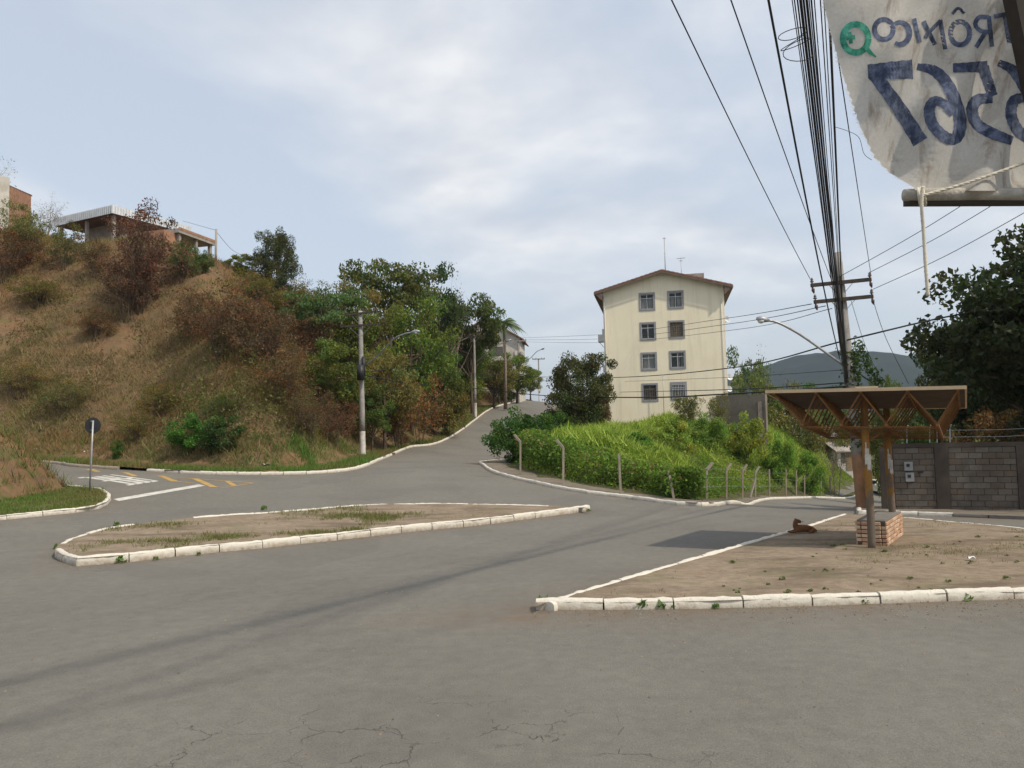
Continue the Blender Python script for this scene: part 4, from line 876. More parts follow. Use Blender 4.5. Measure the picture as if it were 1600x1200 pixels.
P3, ax3, top3, g3 = pole('third pole up the hill road carrying a transformer', 812, 631, 116, 532, hf1, [(.1, 2.3, (1, 0, 0), .13, M['concrete'])], .2, .14, 810)
c = ax3(at(812, 556, 116).z); mb = MB(); mb.tube([c+Vector((.5, -.3, -.65)), c+Vector((.5, -.3, -.6)), c+Vector((.5, -.3, .5)), c+Vector((.5, -.3, .6))], [.3, .36, .36, .25], 14); tf = mb.build('transformer', M['concrete'], P3, True)
mb = MB(); mb.tube([c+Vector((-.5, -.3, -.5)), c+Vector((-.5, -.3, .6))], [.3, .3], 12); mb.build('transformer', M['concrete'], P3, True)
lamp_arm(P3, [at(814, 566, 116), at(828, 560, 114), at(838, 550, 113), at(846, 546, 112)], .7)
P4, ax4, top4, g4 = pole('farthest thin pole at the top of the road', 843, 631, 165, 560, hf1, [(.15, 2.6, (1, 0, 0), .13, M['darkwood'])], .18, .12)
mb = MB(); c = ax4(at(843, 608, 165).z); mb.box(c+Vector((.05, -.26, 0)), (.75, .08, .9)); mb.build('notice_plate', M['pwhite'], P4)
# big pole behind the shelter
bp = G(1348, 793, .1); 
PB, axb, topb, gb = pole('big leaning pole with two crossarms behind the bus shelter', 1348, 793, bp.y, 395, lambda x, y: ef(x, y)+.1, [],   .21, .15, 1308, None, 1.9)
bpy.data.objects[[c.name for c in PB.children if c.name.startswith('painted_foot')][0]].data.materials[0] = simple('rusty_stain', (.26, .14, .075), .3, 2, .95, .1, dirt=(.2, .17, .14), dirt_amt=.7)
YB = bp.y
for (pa, pb_) in (((1267, 446), (1361, 436.5)), ((1272, 472), (1364, 463))):
    a = at(*pa, YB-.25); b = at(*pb_, YB-.25); mb = MB(); mb.beam(a, b, .1, .13); arm = mb.build('crossarm', M['darkwood'], PB)
    for f in (.02, .98):
        p = a.lerp(b, f); mb = MB(); insulator(mb, p+Vector((0, 0, .06)), .9); mb.build('insulator', M['ceramic'], arm, True)
        mb = MB(); mb.tube([p+Vector((0, 0, -.06)), p+Vector((.03, 0, -.14)), p+Vector((.03, 0, -.2)), p+Vector((.06, 0, -.3))], [.02, .06, .06, .02], 8); mb.build('insulator', M['ceramic'], arm, True)
    for f in (.3, .7):
        p = a.lerp(b, f); c = axb(p.z-.5); mb = MB(); mb.beam(p+Vector((0, 0, -.05)), c, .03, .012); mb.build('brace', M['steel'], PB)
lamp_arm(PB, [at(1320, 572, YB), at(1296, 555, YB-.1), at(1255, 526, YB-.2), at(1228, 510, YB-.3), at(1212, 503, YB-.3), at(1200, 500.5, YB-.3)], .42)
mb = MB(); c = axb(at(1325, 560, YB).z); mb.tube([c+Vector((-.16, -.14, -.9)), c+Vector((-.16, -.14, 3.0))], [.05, .03], 8); mb.build('cable_riser', M['cable'], PB, True)
# creeper round its shaft
def pole_creeper():
    r = np.random.default_rng(77); n = 900; u = r.random(n); z = gb+2.0+u*3.6; P = np.array([list(axb(q)) for q in z]); P += np.c_[r.normal(.12, .16, n), r.normal(-.1, .15, n), r.normal(0, .1, n)]
    s = np.linspace(0, 1, 300); A = at(1335, 535, YB); B = at(1376, 600, YB+1); Q = np.array([list(A.lerp(B, q)) for q in s])+r.normal(0, .12, (300, 3)); P = np.r_[P, Q]
    V, F, T_ = leaf_cards(P, .1+.1*r.random(len(P)), r, rand_tint(len(P), r, 1, .3)); o = link('creeper', newmesh('creeper', V, F, [M['leaf']], False, T_)); o.color = (.06, .10, .03, 1)
    return tag(o, 'green creeper climbing the big pole behind the shelter', 'creeper')
pole_creeper()

# ------------------------------------------------------------------ overhead cables
def cable(pts, rad, label, name='overhead_cable', group=None, n=10, extend=0.0, sm=True, mat=None, nt=5):
    P = [at(*p) if not isinstance(p, Vector) else p for p in pts]
    if extend: P = P + [P[-1]+(P[-1]-P[-2]).normalized()*extend]
    P = smooth_curve(P, n) if sm else P
    mb = MB(); mb.tube(P, rad, nt); return tag(mb.build(name, mat or M['cable'], None, True), label, 'cable', group)
g0 = 'cables from the big pole towards the viewer'
def towards(px, py, tx, rad, label, k=.0, Yn=9.5, Y0=None, py2=-40):
    """from the pole at (px,py) to the top edge at column tx, passing on overhead behind the camera"""
    a = at(px, py, Y0 or YB-.3); b = at(tx, py2, Yn); m1 = a.lerp(b, .5)+Vector((0, 0, -k)); cable([a, a.lerp(b, .25)+Vector((0, 0, -k*.75)), m1, a.lerp(b, .75)+Vector((0, 0, -k*.75)), b], rad, label, group=g0, extend=16)
for q, (tx, rr_) in enumerate(((1241, .011), (1246, .02), (1251, .015), (1256, .018), (1260, .008))):
    towards(1321+q*1.2, 604-q*5, tx, rr_, ('first', 'second', 'third', 'fourth', 'fifth')[q]+' strand of the black bundle from the big pole', .25+.03*q)
towards(1318, 560, 1264, .012, 'black cable twisted beside the thickest bundle', .22)
towards(1321, 590, 1236, .009, 'black cable on the near side of the thickest bundle', .3)
towards(1316, 470, 1293, .02, 'thick cable passing closest to the banner edge', .15)
towards(1312, 445, 1279, .009, 'thin wire between the bundle and the banner', .1)
towards(1313, 450, 1285, .008, 'thinner wire just beside the banner side cable', .12)
towards(1311, 470, 1269, .008, 'thin wire hugging the bundle on its banner side', .15)
towards(1306, 470, 1232, .007, 'thin wire hugging the bundle on its open side', .2)
towards(1312, 560, 1193, .018, 'twisted black cable sweeping wide of the bundle', .35)
towards(1266, 436, 1030, .011, 'single fine wire farthest from the bundle above the roof', .1, 10.5)
towards(1300, 440, 1128, .011, 'fine wire between the far single wire and the sweeping cable', .1, 10.5)
towards(1361, 430, 1290, .010, 'fine wire from the banner side end of the crossarm', .05)
for q, (a, b) in enumerate((((1305, 436), (1640, 232)), ((1360, 425), (1640, 265)), ((1364, 452), (1640, 310)))):
    p0 = at(*a, YB-.3); p1 = at(*b, 20); cable([p0, p0.lerp(p1, .5)+Vector((0, 0, -.12)), p1], .011, ('upper', 'middle', 'lowest')[q]+' of three fine wires passing under the banner', group='fine wires under the banner')
cable([(1362, 462, YB), (1385, 530, YB+4), (1420, 600, YB+10)], .011, 'fine stay wire slanting down from the crossarm over the mountain')
cable([(1330, 470, YB), (1352, 540, YB+4), (1375, 590, YB+8)], .009, 'fainter stay wire beside the pole over the mountain')
cable([(1268, 475, YB-.2), (1130, 498, 48), (950, 522, 85), (813, 528, 115)], .016, 'highest of three wires crossing the yellow facade', group='wires across the facade')
cable([(1290, 478, YB-.2), (1140, 506, 48), (950, 529, 85), (813, 531, 115)], .016, 'middle of three wires crossing the yellow facade', group='wires across the facade')
cable([(1300, 482, YB-.2), (1150, 515, 48), (950, 535, 85), (813, 534, 115)], .014, 'lowest of three wires crossing the yellow facade', group='wires across the facade')
cable([(1620, 470, 26), (1470, 497, 28), (1325, 531, YB-.2), (1140, 575, 45), (950, 590, 72), (813, 588, 116)], .03, 'black cable crossing from the dark tree past the big pole', n=14)
cable([(570, 586, 50.2), (650, 600, 62), (744, 607, 88), (850, 618, 70), (1000, 621, 45), (1130, 616, 36), (1322, 604, YB-.2)], .035, 'lowest black cable strung along the hedge to the big pole', n=12)
cable([(570, 581, 50.2), (660, 575, 66), (744, 584, 88), (813, 588, 116)], .03, 'black cable between the first three hill poles')
cable([(950, 613, 80), (1130, 609, 40), (1318, 598, YB-.2)], .022, 'second lowest cable in front of the ground floor windows')
cable([(950, 597, 80), (1130, 590, 45), (1318, 578, YB-.2)], .012, 'thin cable between the ground and first floor windows')
cable([(813, 590, 116), (843, 594, 165), (880, 598, 200)], .04, 'black cable between the two farthest poles')
cable([(1330, 575, YB), (1360, 596, YB+4), (1400, 622, YB+14)], .03, 'dark cable dropping behind the big pole to the street')
def loop_wire():
    P = []
    for k in range(46):
        a = k*.42; P.append(at(1236+22*math.cos(a)+k*.25, 45+14*math.sin(a*.83)+k*.9, 10.5))
    cable(P, .006, 'tangled loose wire loops beside the bundle near the top edge', sm=False)
loop_wire()
cable([at(1304, 198, 14), at(1325, 205, 14), at(1342, 215, 14), at(1350, 240, 14), at(1362, 250, 14)], .005, 'loose curl of thin wire between bundle and banner')

# ------------------------------------------------------------------ round traffic sign seen from behind
sp = G(140, 768, .12); o = empty('traffic_sign', sp, 'round traffic sign seen from its dark back on the grassy corner', 'traffic sign'); tp = at(145.5, 657, sp.y)
mb = MB(); mb.tube([(sp.x, sp.y, sp.z-.1), (sp.x+(tp.x-sp.x)*.5, sp.y, (sp.z+tp.z)/2), (tp.x, sp.y, tp.z)], .035, 10); mb.build('post', M['steel'], o, True)
c = at(145, 665, sp.y+.06); mb = MB(); n = 28; r0 = 12.6*sp.y/FPX; V = [Vector((c.x+math.cos(2*math.pi*k/n)*r0, c.y+y_, c.z+math.sin(2*math.pi*k/n)*r0)) for y_ in (0, .012) for k in range(n)]
mb.add(V, [tuple(range(n-1, -1, -1)), tuple(range(n, 2*n))]+[(k, (k+1) % n, n+(k+1) % n, n+k) for k in range(n)])
mb.build('plate', simple('sign_back', (.03, .031, .034), .25, 5, .55, .3), o)
mb = MB()
for dz in (-.17, .17): mb.box((c.x, c.y-.03, c.z+dz), (.1, .07, .03))
mb.build('clamp', M['steel'], o)
for px, py, s, lab in ((136, 708, .5, 'crumpled pale plastic sheet on the grass verge behind the sign post'), (132, 719, .24, 'small white scrap on the verge below the plastic sheet'), (55, 703, .22, 'white scrap on the verge above the far street'), (416, 727, .4, 'white scrap on the verge left of the first pole'), (608, 697, .4, 'grey plastic bag by the kerb right of the first pole'), (617, 698, .25, 'small white ball of litter beside the plastic bag'), (667, 671, .75, 'torn white sheet lying on the bank by the uphill kerb'), (783, 630, .6, 'white bag on the bank by the second pole')):
    try: p = G(px, py, 0, hillH)
    except RuntimeError: continue
    r = random.Random(px); mb = MB(); V = []; F = []; n = 6
    for i in range(n+1):
        for j in range(n+1): V.append((p.x+(i/n-.5)*s*(1+.2*r.random()), p.y+(j/n-.5)*s*.6, p.z+.03+abs(r.gauss(0, .12))*s))
    for i in range(n):
        for j in range(n): a = i*(n+1)+j; F.append((a, a+n+1, a+n+2, a+1))
    mb.add(V, F); tag(mb.build('plastic_scrap', M['trash'], None, True), lab, 'litter', 'litter on the verge')
p = G(1517, 875, PLOT_H); r = random.Random(1); mb = MB(); mb.add([(p.x+(i/4-.5)*.12, p.y+(j/4-.5)*.1, p.z+.02+r.random()*.05) for i in range(5) for j in range(5)], [(i*5+j, i*5+j+5, i*5+j+6, i*5+j+1) for i in range(4) for j in range(4)])
tag(mb.build('plastic_scrap', M['trash'], None, True), 'pale crumpled cup on the dirt right of the bench', 'litter')
# ------------------------------------------------------------------ buildings
def m_cream():
    def fn(t, b):
        p = t.pos(); n = t.noise(p, .35, 5, .6); st = t.noise(t.scalev(p, (2.2, 2.2, .16)), 1.0, 6, .65); c = t.ramp(n, .3, .7, (.80, .715, .545), (.87, .79, .615))
        c = t.mix(t.m('MULTIPLY', t.ramp(st, .5, .72), .35), c, (.56, .49, .36)); c = t.mix(t.m('MULTIPLY', t.ramp(t.noise(p, 1.7, 6, .7), .6, .72), .3), c, (.66, .57, .41)); return c
    return material('cream_render', fn, .9, .15)
M['cream'] = m_cream()
M['frame_grey'] = simple('grey_surround', (.27, .27, .285), .12, 5, .8, .2)
M['alu'] = simple('aluminium', (.55, .55, .54), .1, 5, .45, .4, .3)
M['brownalu'] = simple('brown_sash', (.22, .15, .08), .15, 5, .5, .4)
M['curtain'] = simple('curtain_white', (.62, .61, .58), .12, 9, .9, .1)
M['curtain_tan'] = simple('curtain_tan', (.30, .23, .14), .15, 9, .9, .1)
M['room'] = simple('room_dark', (.11, .10, .09), .3, 3, .95, .1)
def m_glass():
    def fn(t, b):
        b.inputs['Roughness'].default_value = .05; b.inputs['Alpha'].default_value = .45; return t.mix(0.0, (.05, .06, .065), (0, 0, 0))
    return material('window_glass', fn, .05, .6)
M['glass'] = m_glass()
M['tile'] = simple('roof_tile', (.25, .14, .10), .3, 3, .9, .15, dirt=(.12, .07, .05), dirt_amt=.6)
M['soffit'] = simple('soffit_wood', (.17, .12, .10), .25, 3, .85, .15)
M['white_pipe'] = simple('white_pvc', (.7, .69, .66), .08, 3, .5, .3)
M['brick'] = simple('hollow_brick', (.36, .20, .125), .28, 3, .95, .1, bump=.3, dirt=(.2, .12, .08), dirt_amt=.6)
M['white_wall'] = simple('lime_wall', (.55, .52, .46), .15, 1.2, .95, .1, dirt=(.28, .24, .19), dirt_amt=.7)
M['zinc'] = simple('zinc_sheet', (.62, .64, .66), .15, 2, .45, .4, .2, dirt=(.4, .38, .35), dirt_amt=.4)
M['raw_concrete'] = simple('raw_concrete', (.34, .31, .275), .2, 1.5, .95, .1, bump=.2, dirt=(.16, .14, .12), dirt_amt=.6)
M['yellow_wall'] = simple('ochre_wall', (.55, .30, .06), .15, 2, .9, .1)
M['leaf_tile'] = M['tile']

A_ = at(947, 640, 72.2); B_ = at(1138, 632, 70.2); U = Vector((B_.x-A_.x, B_.y-A_.y, 0)); WID = U.length; U.normalize(); N = Vector((U.y, -U.x, 0)); BK = -N   # N faces the viewer
Z0 = 3.6; ZE = 15.75; ZR = 17.25; DEP = 22.0
O_ = Vector((A_.x, A_.y, 0))
def bpnt(u, d, z): return O_+U*u+BK*d+Vector((0, 0, z))
apt = empty('apartment_building', (O_.x, O_.y, Z0), 'cream four storey apartment block with a low gabled tile roof', 'building')
WINS = [(3.97, 14.62), (6.5, 14.66), (3.97, 11.92), (6.5, 11.96), (3.97, 9.18), (6.5, 9.22), (3.97, 6.38), (6.5, 6.42)]
WW, WH = 1.2, 1.36
def facade():
    mb = MB(); us = sorted({0, WID, *[u-WW/2 for u, z in WINS], *[u+WW/2 for u, z in WINS]}); zs = sorted({Z0, ZE, *[z-WH/2 for u, z in WINS], *[z+WH/2 for u, z in WINS]})
    # front wall with real openings, cell by cell
    for i in range(len(us)-1):
        for j in range(len(zs)-1):
            uc = (us[i]+us[i+1])/2; zc = (zs[j]+zs[j+1])/2
            if any(abs(uc-u) < WW/2-.01 and abs(zc-z) < WH/2-.01 for u, z in WINS): continue
            mb.add([bpnt(us[i], 0, zs[j]), bpnt(us[i+1], 0, zs[j]), bpnt(us[i+1], 0, zs[j+1]), bpnt(us[i], 0, zs[j+1])], [(0, 1, 2, 3)])
    mb.add([bpnt(0, 0, ZE), bpnt(WID, 0, ZE), bpnt(WID*.5, 0, ZR)], [(0, 1, 2)])
    for (u0, u1, d0, d1) in ((0, 0, DEP, 0), (WID, WID, 0, DEP), (WID, 0, DEP, DEP)):
        mb.add([bpnt(u0, d0, Z0), bpnt(u1, d1, Z0), bpnt(u1, d1, ZE), bpnt(u0, d0, ZE)], [(0, 1, 2, 3)])
    mb.add([bpnt(WID, DEP, ZE), bpnt(0, DEP, ZE), bpnt(WID*.5, DEP, ZR)], [(0, 1, 2)])
    mb.build('wall', M['cream'], apt)
facade()
kinds = ['curtain', 'curtain', 'none', 'tan', 'lace', 'lace2', 'dark', 'bars']
for (u, z), kd in zip(WINS, kinds):
    hw, hh = WW/2, WH/2; fr = .15; mb = MB()
    def bar(mb, u0, u1, z0, z1, d0, d1):
        c = (bpnt((u0+u1)/2, (d0+d1)/2, (z0+z1)/2)); Mx = Matrix((U, BK, Vector((0, 0, 1)))).transposed(); mb.box(c, (abs(u1-u0), abs(d1-d0), abs(z1-z0)), Mx)
    bar(mb, u-hw-fr+.02, u-hw+.02, z-hh-fr, z+hh+fr, -.035, .16); bar(mb, u+hw-.02, u+hw+fr-.02, z-hh-fr, z+hh+fr, -.035, .16); bar(mb, u-hw+.02, u+hw-.02, z+hh-.02, z+hh+fr, -.035, .16); bar(mb, u-hw+.02, u+hw-.02, z-hh-fr, z-hh+.02, -.05, .16)
    w = mb.build('window', M['frame_grey'], apt)
    sm = M['brownalu'] if kd in ('tan', 'dark') else M['alu']; mb = MB(); t = .045
    z1 = z+hh*.45
    for (a, b, c, d) in ((u-hw+.02, u-hw+.02+t, z-hh, z+hh), (u+hw-.02-t, u+hw-.02, z-hh, z+hh), (u-t/2, u+t/2, z-hh, z+hh)): bar(mb, a, b, c, d, .07, .11)
    for zz in (z-hh+.03, z1, z+hh-.05): bar(mb, u-hw+.03, u+hw-.03, zz-t/2, zz+t/2, .075, .105)
    if kd in ('tan', 'dark'):
        for q in range(1, 6): bar(mb, u-hw+q*WW/6-.012, u-hw+q*WW/6+.012, z-hh, z1, .085, .1)
    mb.build('sash', sm, w)
    for s in (-1, 1):
        for (za, zb) in ((z-hh+.04, z1-.02), (z1+.02, z+hh-.06)):
            mb = MB(); ua, ub = (u-hw+.05, u-.02) if s < 0 else (u+.02, u+hw-.05); mb.add([bpnt(ua, .09, za), bpnt(ub, .09, za), bpnt(ub, .09, zb), bpnt(ua, .09, zb)], [(0, 1, 2, 3)]); mb.build('pane', M['glass'], w)
    mb = MB(); mb.add([bpnt(u-hw, 1.2, z-hh), bpnt(u+hw, 1.2, z-hh), bpnt(u+hw, 1.2, z+hh), bpnt(u-hw, 1.2, z+hh), bpnt(u-hw, .17, z-hh), bpnt(u+hw, .17, z-hh), bpnt(u+hw, .17, z+hh), bpnt(u-hw, .17, z+hh)], [(0, 1, 2, 3), (0, 1, 5, 4), (2, 3, 7, 6), (1, 2, 6, 5), (3, 0, 4, 7)]); mb.build('room', M['room'], w)
    if kd not in ('none', 'dark', 'bars'):
        for (ua, ub) in {'curtain': ((-.5, -.08), (.1, .5)), 'tan': ((-.52, .52),), 'lace': ((-.45, -.02), (.04, .5)), 'lace2': ((-.02, .2), (.3, .48))}[kd]:
            mb = MB(); n = 14; V = [bpnt(u+ua+(ub-ua)*i/n, .2+.03*math.sin(i*2.1), zz) for zz in (z-hh+.02, z1 if kd == 'curtain' else z+hh-.05) for i in range(n+1)]; mb.add(V, [(i, i+1, n+2+i, n+1+i) for i in range(n)]); mb.build('curtain', M['curtain_tan'] if kd == 'tan' else M['curtain'], w)
    if kd == 'bars':
        mb = MB()
        for q in range(9): bar(mb, u-hw+.04+q*(WW-.08)/8-.016, u-hw+.04+q*(WW-.08)/8+.016, z-hh, z+hh, -.09, -.06)
        for zz in (z-hh+.1, z+.15, z+hh-.1): bar(mb, u-hw, u+hw, zz-.02, zz+.02, -.058, -.04)
        mb.build('window_bars', M['alu'], w)
# roof: two pitched tile planes with overhang
mb = MB(); ov, of = .75, .65; sl_ = (ZR-ZE)/(WID/2)
for s in (0, 1):
    ue = -ov if s == 0 else WID+ov; um = WID/2; nn = 30
    za = ZE-ov*sl_+.12; zb = ZR+.12
    for lay, th in ((0, .0), (1, -.1)):
        V = [bpnt(ue+(um-ue)*i/nn, d, za+(zb-za)*i/nn+th+(.025*(i % 2) if lay == 0 else 0)) for d in (-of, DEP+of) for i in range(nn+1)]; mb.add(V, [(i, i+1, nn+2+i, nn+1+i) for i in range(nn)])
    mb.add([bpnt(ue, -of, za), bpnt(um, -of, zb), bpnt(um, -of, zb-.1), bpnt(ue, -of, za-.1)], [(0, 1, 2, 3)]); mb.add([bpnt(ue, -of, za), bpnt(ue, DEP+of, za), bpnt(ue, DEP+of, za-.1), bpnt(ue, -of, za-.1)], [(0, 1, 2, 3)])
roof = mb.build('roof', M['tile'], apt)
mb = MB()
for s in (0, 1):
    ue = -ov-.02 if s == 0 else WID+ov+.02; um = WID/2; za = ZE-ov*sl_; zb = ZR; mb.beam(bpnt(ue, -of-.03, za-.1), bpnt(um, -of-.03, zb-.1), .05, .14)
    mb.add([bpnt(ue, -of, za-.16), bpnt(0 if s == 0 else WID, -of, za-.16), bpnt(0 if s == 0 else WID, DEP, za-.16), bpnt(ue, DEP, za-.16)], [(0, 1, 2, 3)])
    mb.add([bpnt(ue, -of, za), bpnt(0 if s == 0 else WID, -of, ZE), bpnt(0 if s == 0 else WID, -of, za-.75)], [(0, 1, 2)])
mb.build('bargeboard', M['soffit'], roof)
mb = MB(); mb.box(bpnt(8.2, 5, 16.9), (2.2, 2.0, 1.7), Matrix((U, BK, Vector((0, 0, 1)))).transposed()); mb.build('water_tank_house', M['raw_concrete'], roof)
def mast(label, u, d, z0, z1, r, bars, guys):
    mb = MB(); a = bpnt(u, d, z0); b = bpnt(u, d, z1); mb.tube([a, b], [r, r*.6], 6); m = mb.build('antenna_mast', M['steel'], roof, True); mb = MB()
    for (zz, L) in bars: mb.beam(bpnt(u-L/2, d, zz), bpnt(u+L/2, d, zz), .05, .05)
    for g_ in guys: mb.beam(bpnt(u, d, g_[0]), bpnt(u+g_[1], d+g_[2], z0), .035, .035)
    mb.build('antenna_bar', M['steel'], m)
mast('tall', 5.75, 6, 16.6, 21.9, .06, [(21.8, .3), (20.3, .2)], [(18.3, .7, .4), (18.3, -.7, .3), (18.3, .1, -1)])
mast('short', 7.3, 7, 16.8, 20.0, .04, [(19.95, .8), (19.7, .3)], [])
mb = MB(); mb.tube([bpnt(.12, -.08, Z0+.6), bpnt(.12, -.08, ZE-.5), bpnt(-.1, -.1, ZE-.2), bpnt(-.6, -.2, ZE-.12)], .06, 8); mb.build('downpipe', M['white_pipe'], apt, True)
for zz, dd in ((11.9, 3.5), (8.1, 3.5), (5.5, 3.5), (13.2, 9), (9.5, 9)):
    mb = MB(); Mx = Matrix((U, BK, Vector((0, 0, 1)))).transposed(); mb.box(bpnt(-.4, dd, zz), (.75, .9, .55), Mx); mb.box(bpnt(-.38, dd, zz-.33), (.8, 1.0, .08), Mx); b = mb.build('service_box', M['zinc'], apt)
    mb = MB(); mb.beam(bpnt(-.7, dd, zz-.37), bpnt(0, dd, zz-1.2), .05, .05); mb.build('bracket', M['steel'], b)
for zz, dd in ((12.9, 2), (7.6, 2), (6.6, 3)):
    mb = MB(); c = bpnt(WID+.32, dd, zz); mb.tube([bpnt(WID, dd, zz-.25), bpnt(WID+.25, dd, zz-.2), c], .03, 6); b = mb.build('dish_bracket', M['steel'], apt); mb = MB(); mb.tube([c+Vector((0, -.02, 0)), c+Vector((.0, -.1, .02)), c+Vector((.02, -.16, .04))], [.05, .22, .3], 14, False); mb.build('satellite_dish', M['zinc'], b, True)
mb = MB(); mb.tube([bpnt(WID-.25, -.05, Z0+1), bpnt(WID-.25, -.05, 14.5)], .025, 6); mb.build('conduit', M['white_pipe'], apt, True)
mb = MB(); mb.tube([bpnt(5.15, -.6, Z0), bpnt(5.15, -.6, 7.8)], .03, 6); tag(mb.build('metal_post', M['steel'], None, True), 'thin metal post in front of the ground floor wall between two windows', 'post')
# low wall and retaining wall beside the block
def wall_seg(name, label, pts, th, mat, cat='wall'):
    mb = MB()
    for (a, b, z0, z1a, z1b) in pts:
        a = Vector(a); b = Vector(b); d = (b-a).normalized(); n = Vector((-d.y, d.x, 0))*th/2; V = [(a-n)+Vector((0, 0, z0)), (b-n)+Vector((0, 0, z0)), (b+n)+Vector((0, 0, z0)), (a+n)+Vector((0, 0, z0)), (a-n)+Vector((0, 0, z1a)), (b-n)+Vector((0, 0, z1b)), (b+n)+Vector((0, 0, z1b)), (a+n)+Vector((0, 0, z1a))]
        mb.add(V, [(3, 2, 1, 0), (4, 5, 6, 7), (0, 1, 5, 4), (1, 2, 6, 5), (2, 3, 7, 6), (3, 0, 4, 7)])
    return tag(mb.build(name, mat), label, cat)
a = at(1120, 625, 70.5); b = at(1197, 625, 66.5); wall_seg('boundary_wall', 'low mossy concrete wall joining the block corner', [((a.x, a.y, 0), (b.x, b.y, 0), 2.5, at(1120, 618, 70.5).z, at(1197, 616, 66.5).z)], .25, simple('mossy_concrete', (.23, .20, .165), .25, .8, .95, .1, bump=.2, dirt=(.12, .11, .08), dirt_amt=.7))
c = at(1184, 660, 66.7); wall_seg('retaining_wall', 'dark stained retaining wall standing in the green slope', [((c.x, c.y, 0), (b.x, b.y+.3, 0), -1, at(1184, 628, 66.7).z, at(1197, 626, 66.5).z), ((b.x-.12, b.y+.4, 0), (b.x+1.5, b.y+9, 0), -1, at(1197, 628, 66.5).z, at(1197, 628, 66.5).z-.8)], .3, M['concrete_dark'])

# houses on the hill crest ---------------------------------------------------
def block(mb, p, x, y, size, z0, z1):
    """box on plan axes x,y from corner p"""
    V = [];
    for z in (z0, z1):
        for (i, j) in ((0, 0), (1, 0), (1, 1), (0, 1)): q = Vector((p.x, p.y, 0))+x*size[0]*i+y*size[1]*j; V.append((q.x, q.y, z))
    mb.add(V, [(3, 2, 1, 0), (4, 5, 6, 7), (0, 1, 5, 4), (1, 2, 6, 5), (2, 3, 7, 6), (3, 0, 4, 7)])
def hill_house():
    c = at(176, 320, 73); l = at(84, 336, 77); x = Vector((l.x-c.x, l.y-c.y, 0)); L = x.length; x.normalize(); y = Vector((-x.y, x.x, 0)); y = y if y.y > 0 else -y
    zt = c.z; zb = at(176, 333, 73).z; g = hf1(c.x-2, c.y+3)-1.5
    o = empty('hill_house', (c.x, c.y, g), 'house on the crest with pale corrugated roof edge above brown shrubs', 'house')
    RX = 6.8; mb = MB(); n = 44
    def fascia(p, d, LL):
        for k in range(int(LL/.3)):
            q = p+d*k*.3; nrm = Vector((d.y, -d.x, 0)); nrm = nrm if nrm.y < 0 else -nrm
            w = [(0, .0), (.08, .045), (.2, .045), (.28, 0)]
            for a in range(3):
                A = q+d*w[a][0]+nrm*w[a][1]; B = q+d*w[a+1][0]+nrm*w[a+1][1]; mb.add([(A.x, A.y, zb), (B.x, B.y, zb), (B.x, B.y, zt), (A.x, A.y, zt)], [(0, 1, 2, 3)])
    cc = Vector((c.x, c.y, 0)); fascia(cc, x, L); fascia(cc, y, 9.0); rf = mb.build('roof_edge', M['zinc'], o)
    mb = MB(); block(mb, cc, x, y, (L, 9), zt-.12, zt-.05); block(mb, cc+x*.15+y*.15, x, y, (L-.3, 8.7), zb-.02, zb+.06); mb.build('roof', M['soffit'], o)
    for i, j in ((.5, .5), (L-.5, .5), (.5, 8.4), (L-.5, 8.4), (L/2, .5)):
        mb = MB(); block(mb, cc+x*(i-.13)+y*(j-.13), x, y, (.26, .26), g, zb); mb.build('column', M['raw_concrete'], o)
    zf = at(176, 378, 73).z; mb = MB(); block(mb, cc+x*.4+y*1.2, x, y, (L-.2, 6.5), g-1, zf); mb.build('wall', M['white_wall'], o)
    mb = MB(); block(mb, cc+x*2.6+y*2.2, x, y, (4.0, 5), zf, zb-.05); mb.build('upper_wall', M['raw_concrete'], o)
    # lean-to tile roof
    zr = at(176, 360, 73).z; p = cc+x*-.3+y*.4; mb = MB(); V = [p+Vector((0, 0, zf+.1)), p+x*(L*.95)+Vector((0, 0, zf+.1)), p+x*(L*.95)+y*2.4+Vector((0, 0, zr+.2)), p+y*2.4+Vector((0, 0, zr+.2))]; V += [v-Vector((0, 0, .12)) for v in V]; mb.add(V, [(0, 1, 2, 3), (7, 6, 5, 4), (0, 4, 5, 1), (1, 5, 6, 2), (2, 6, 7, 3), (3, 7, 4, 0)]); mb.build('lean_to_roof', M['tile'], o)
    mb = MB(); q = cc+x*2.5+y*1.15; block(mb, q, x, y, (1.2, .1), zf-2.0, zf-.6); mb.build('window', M['room'], o)
hill_house()
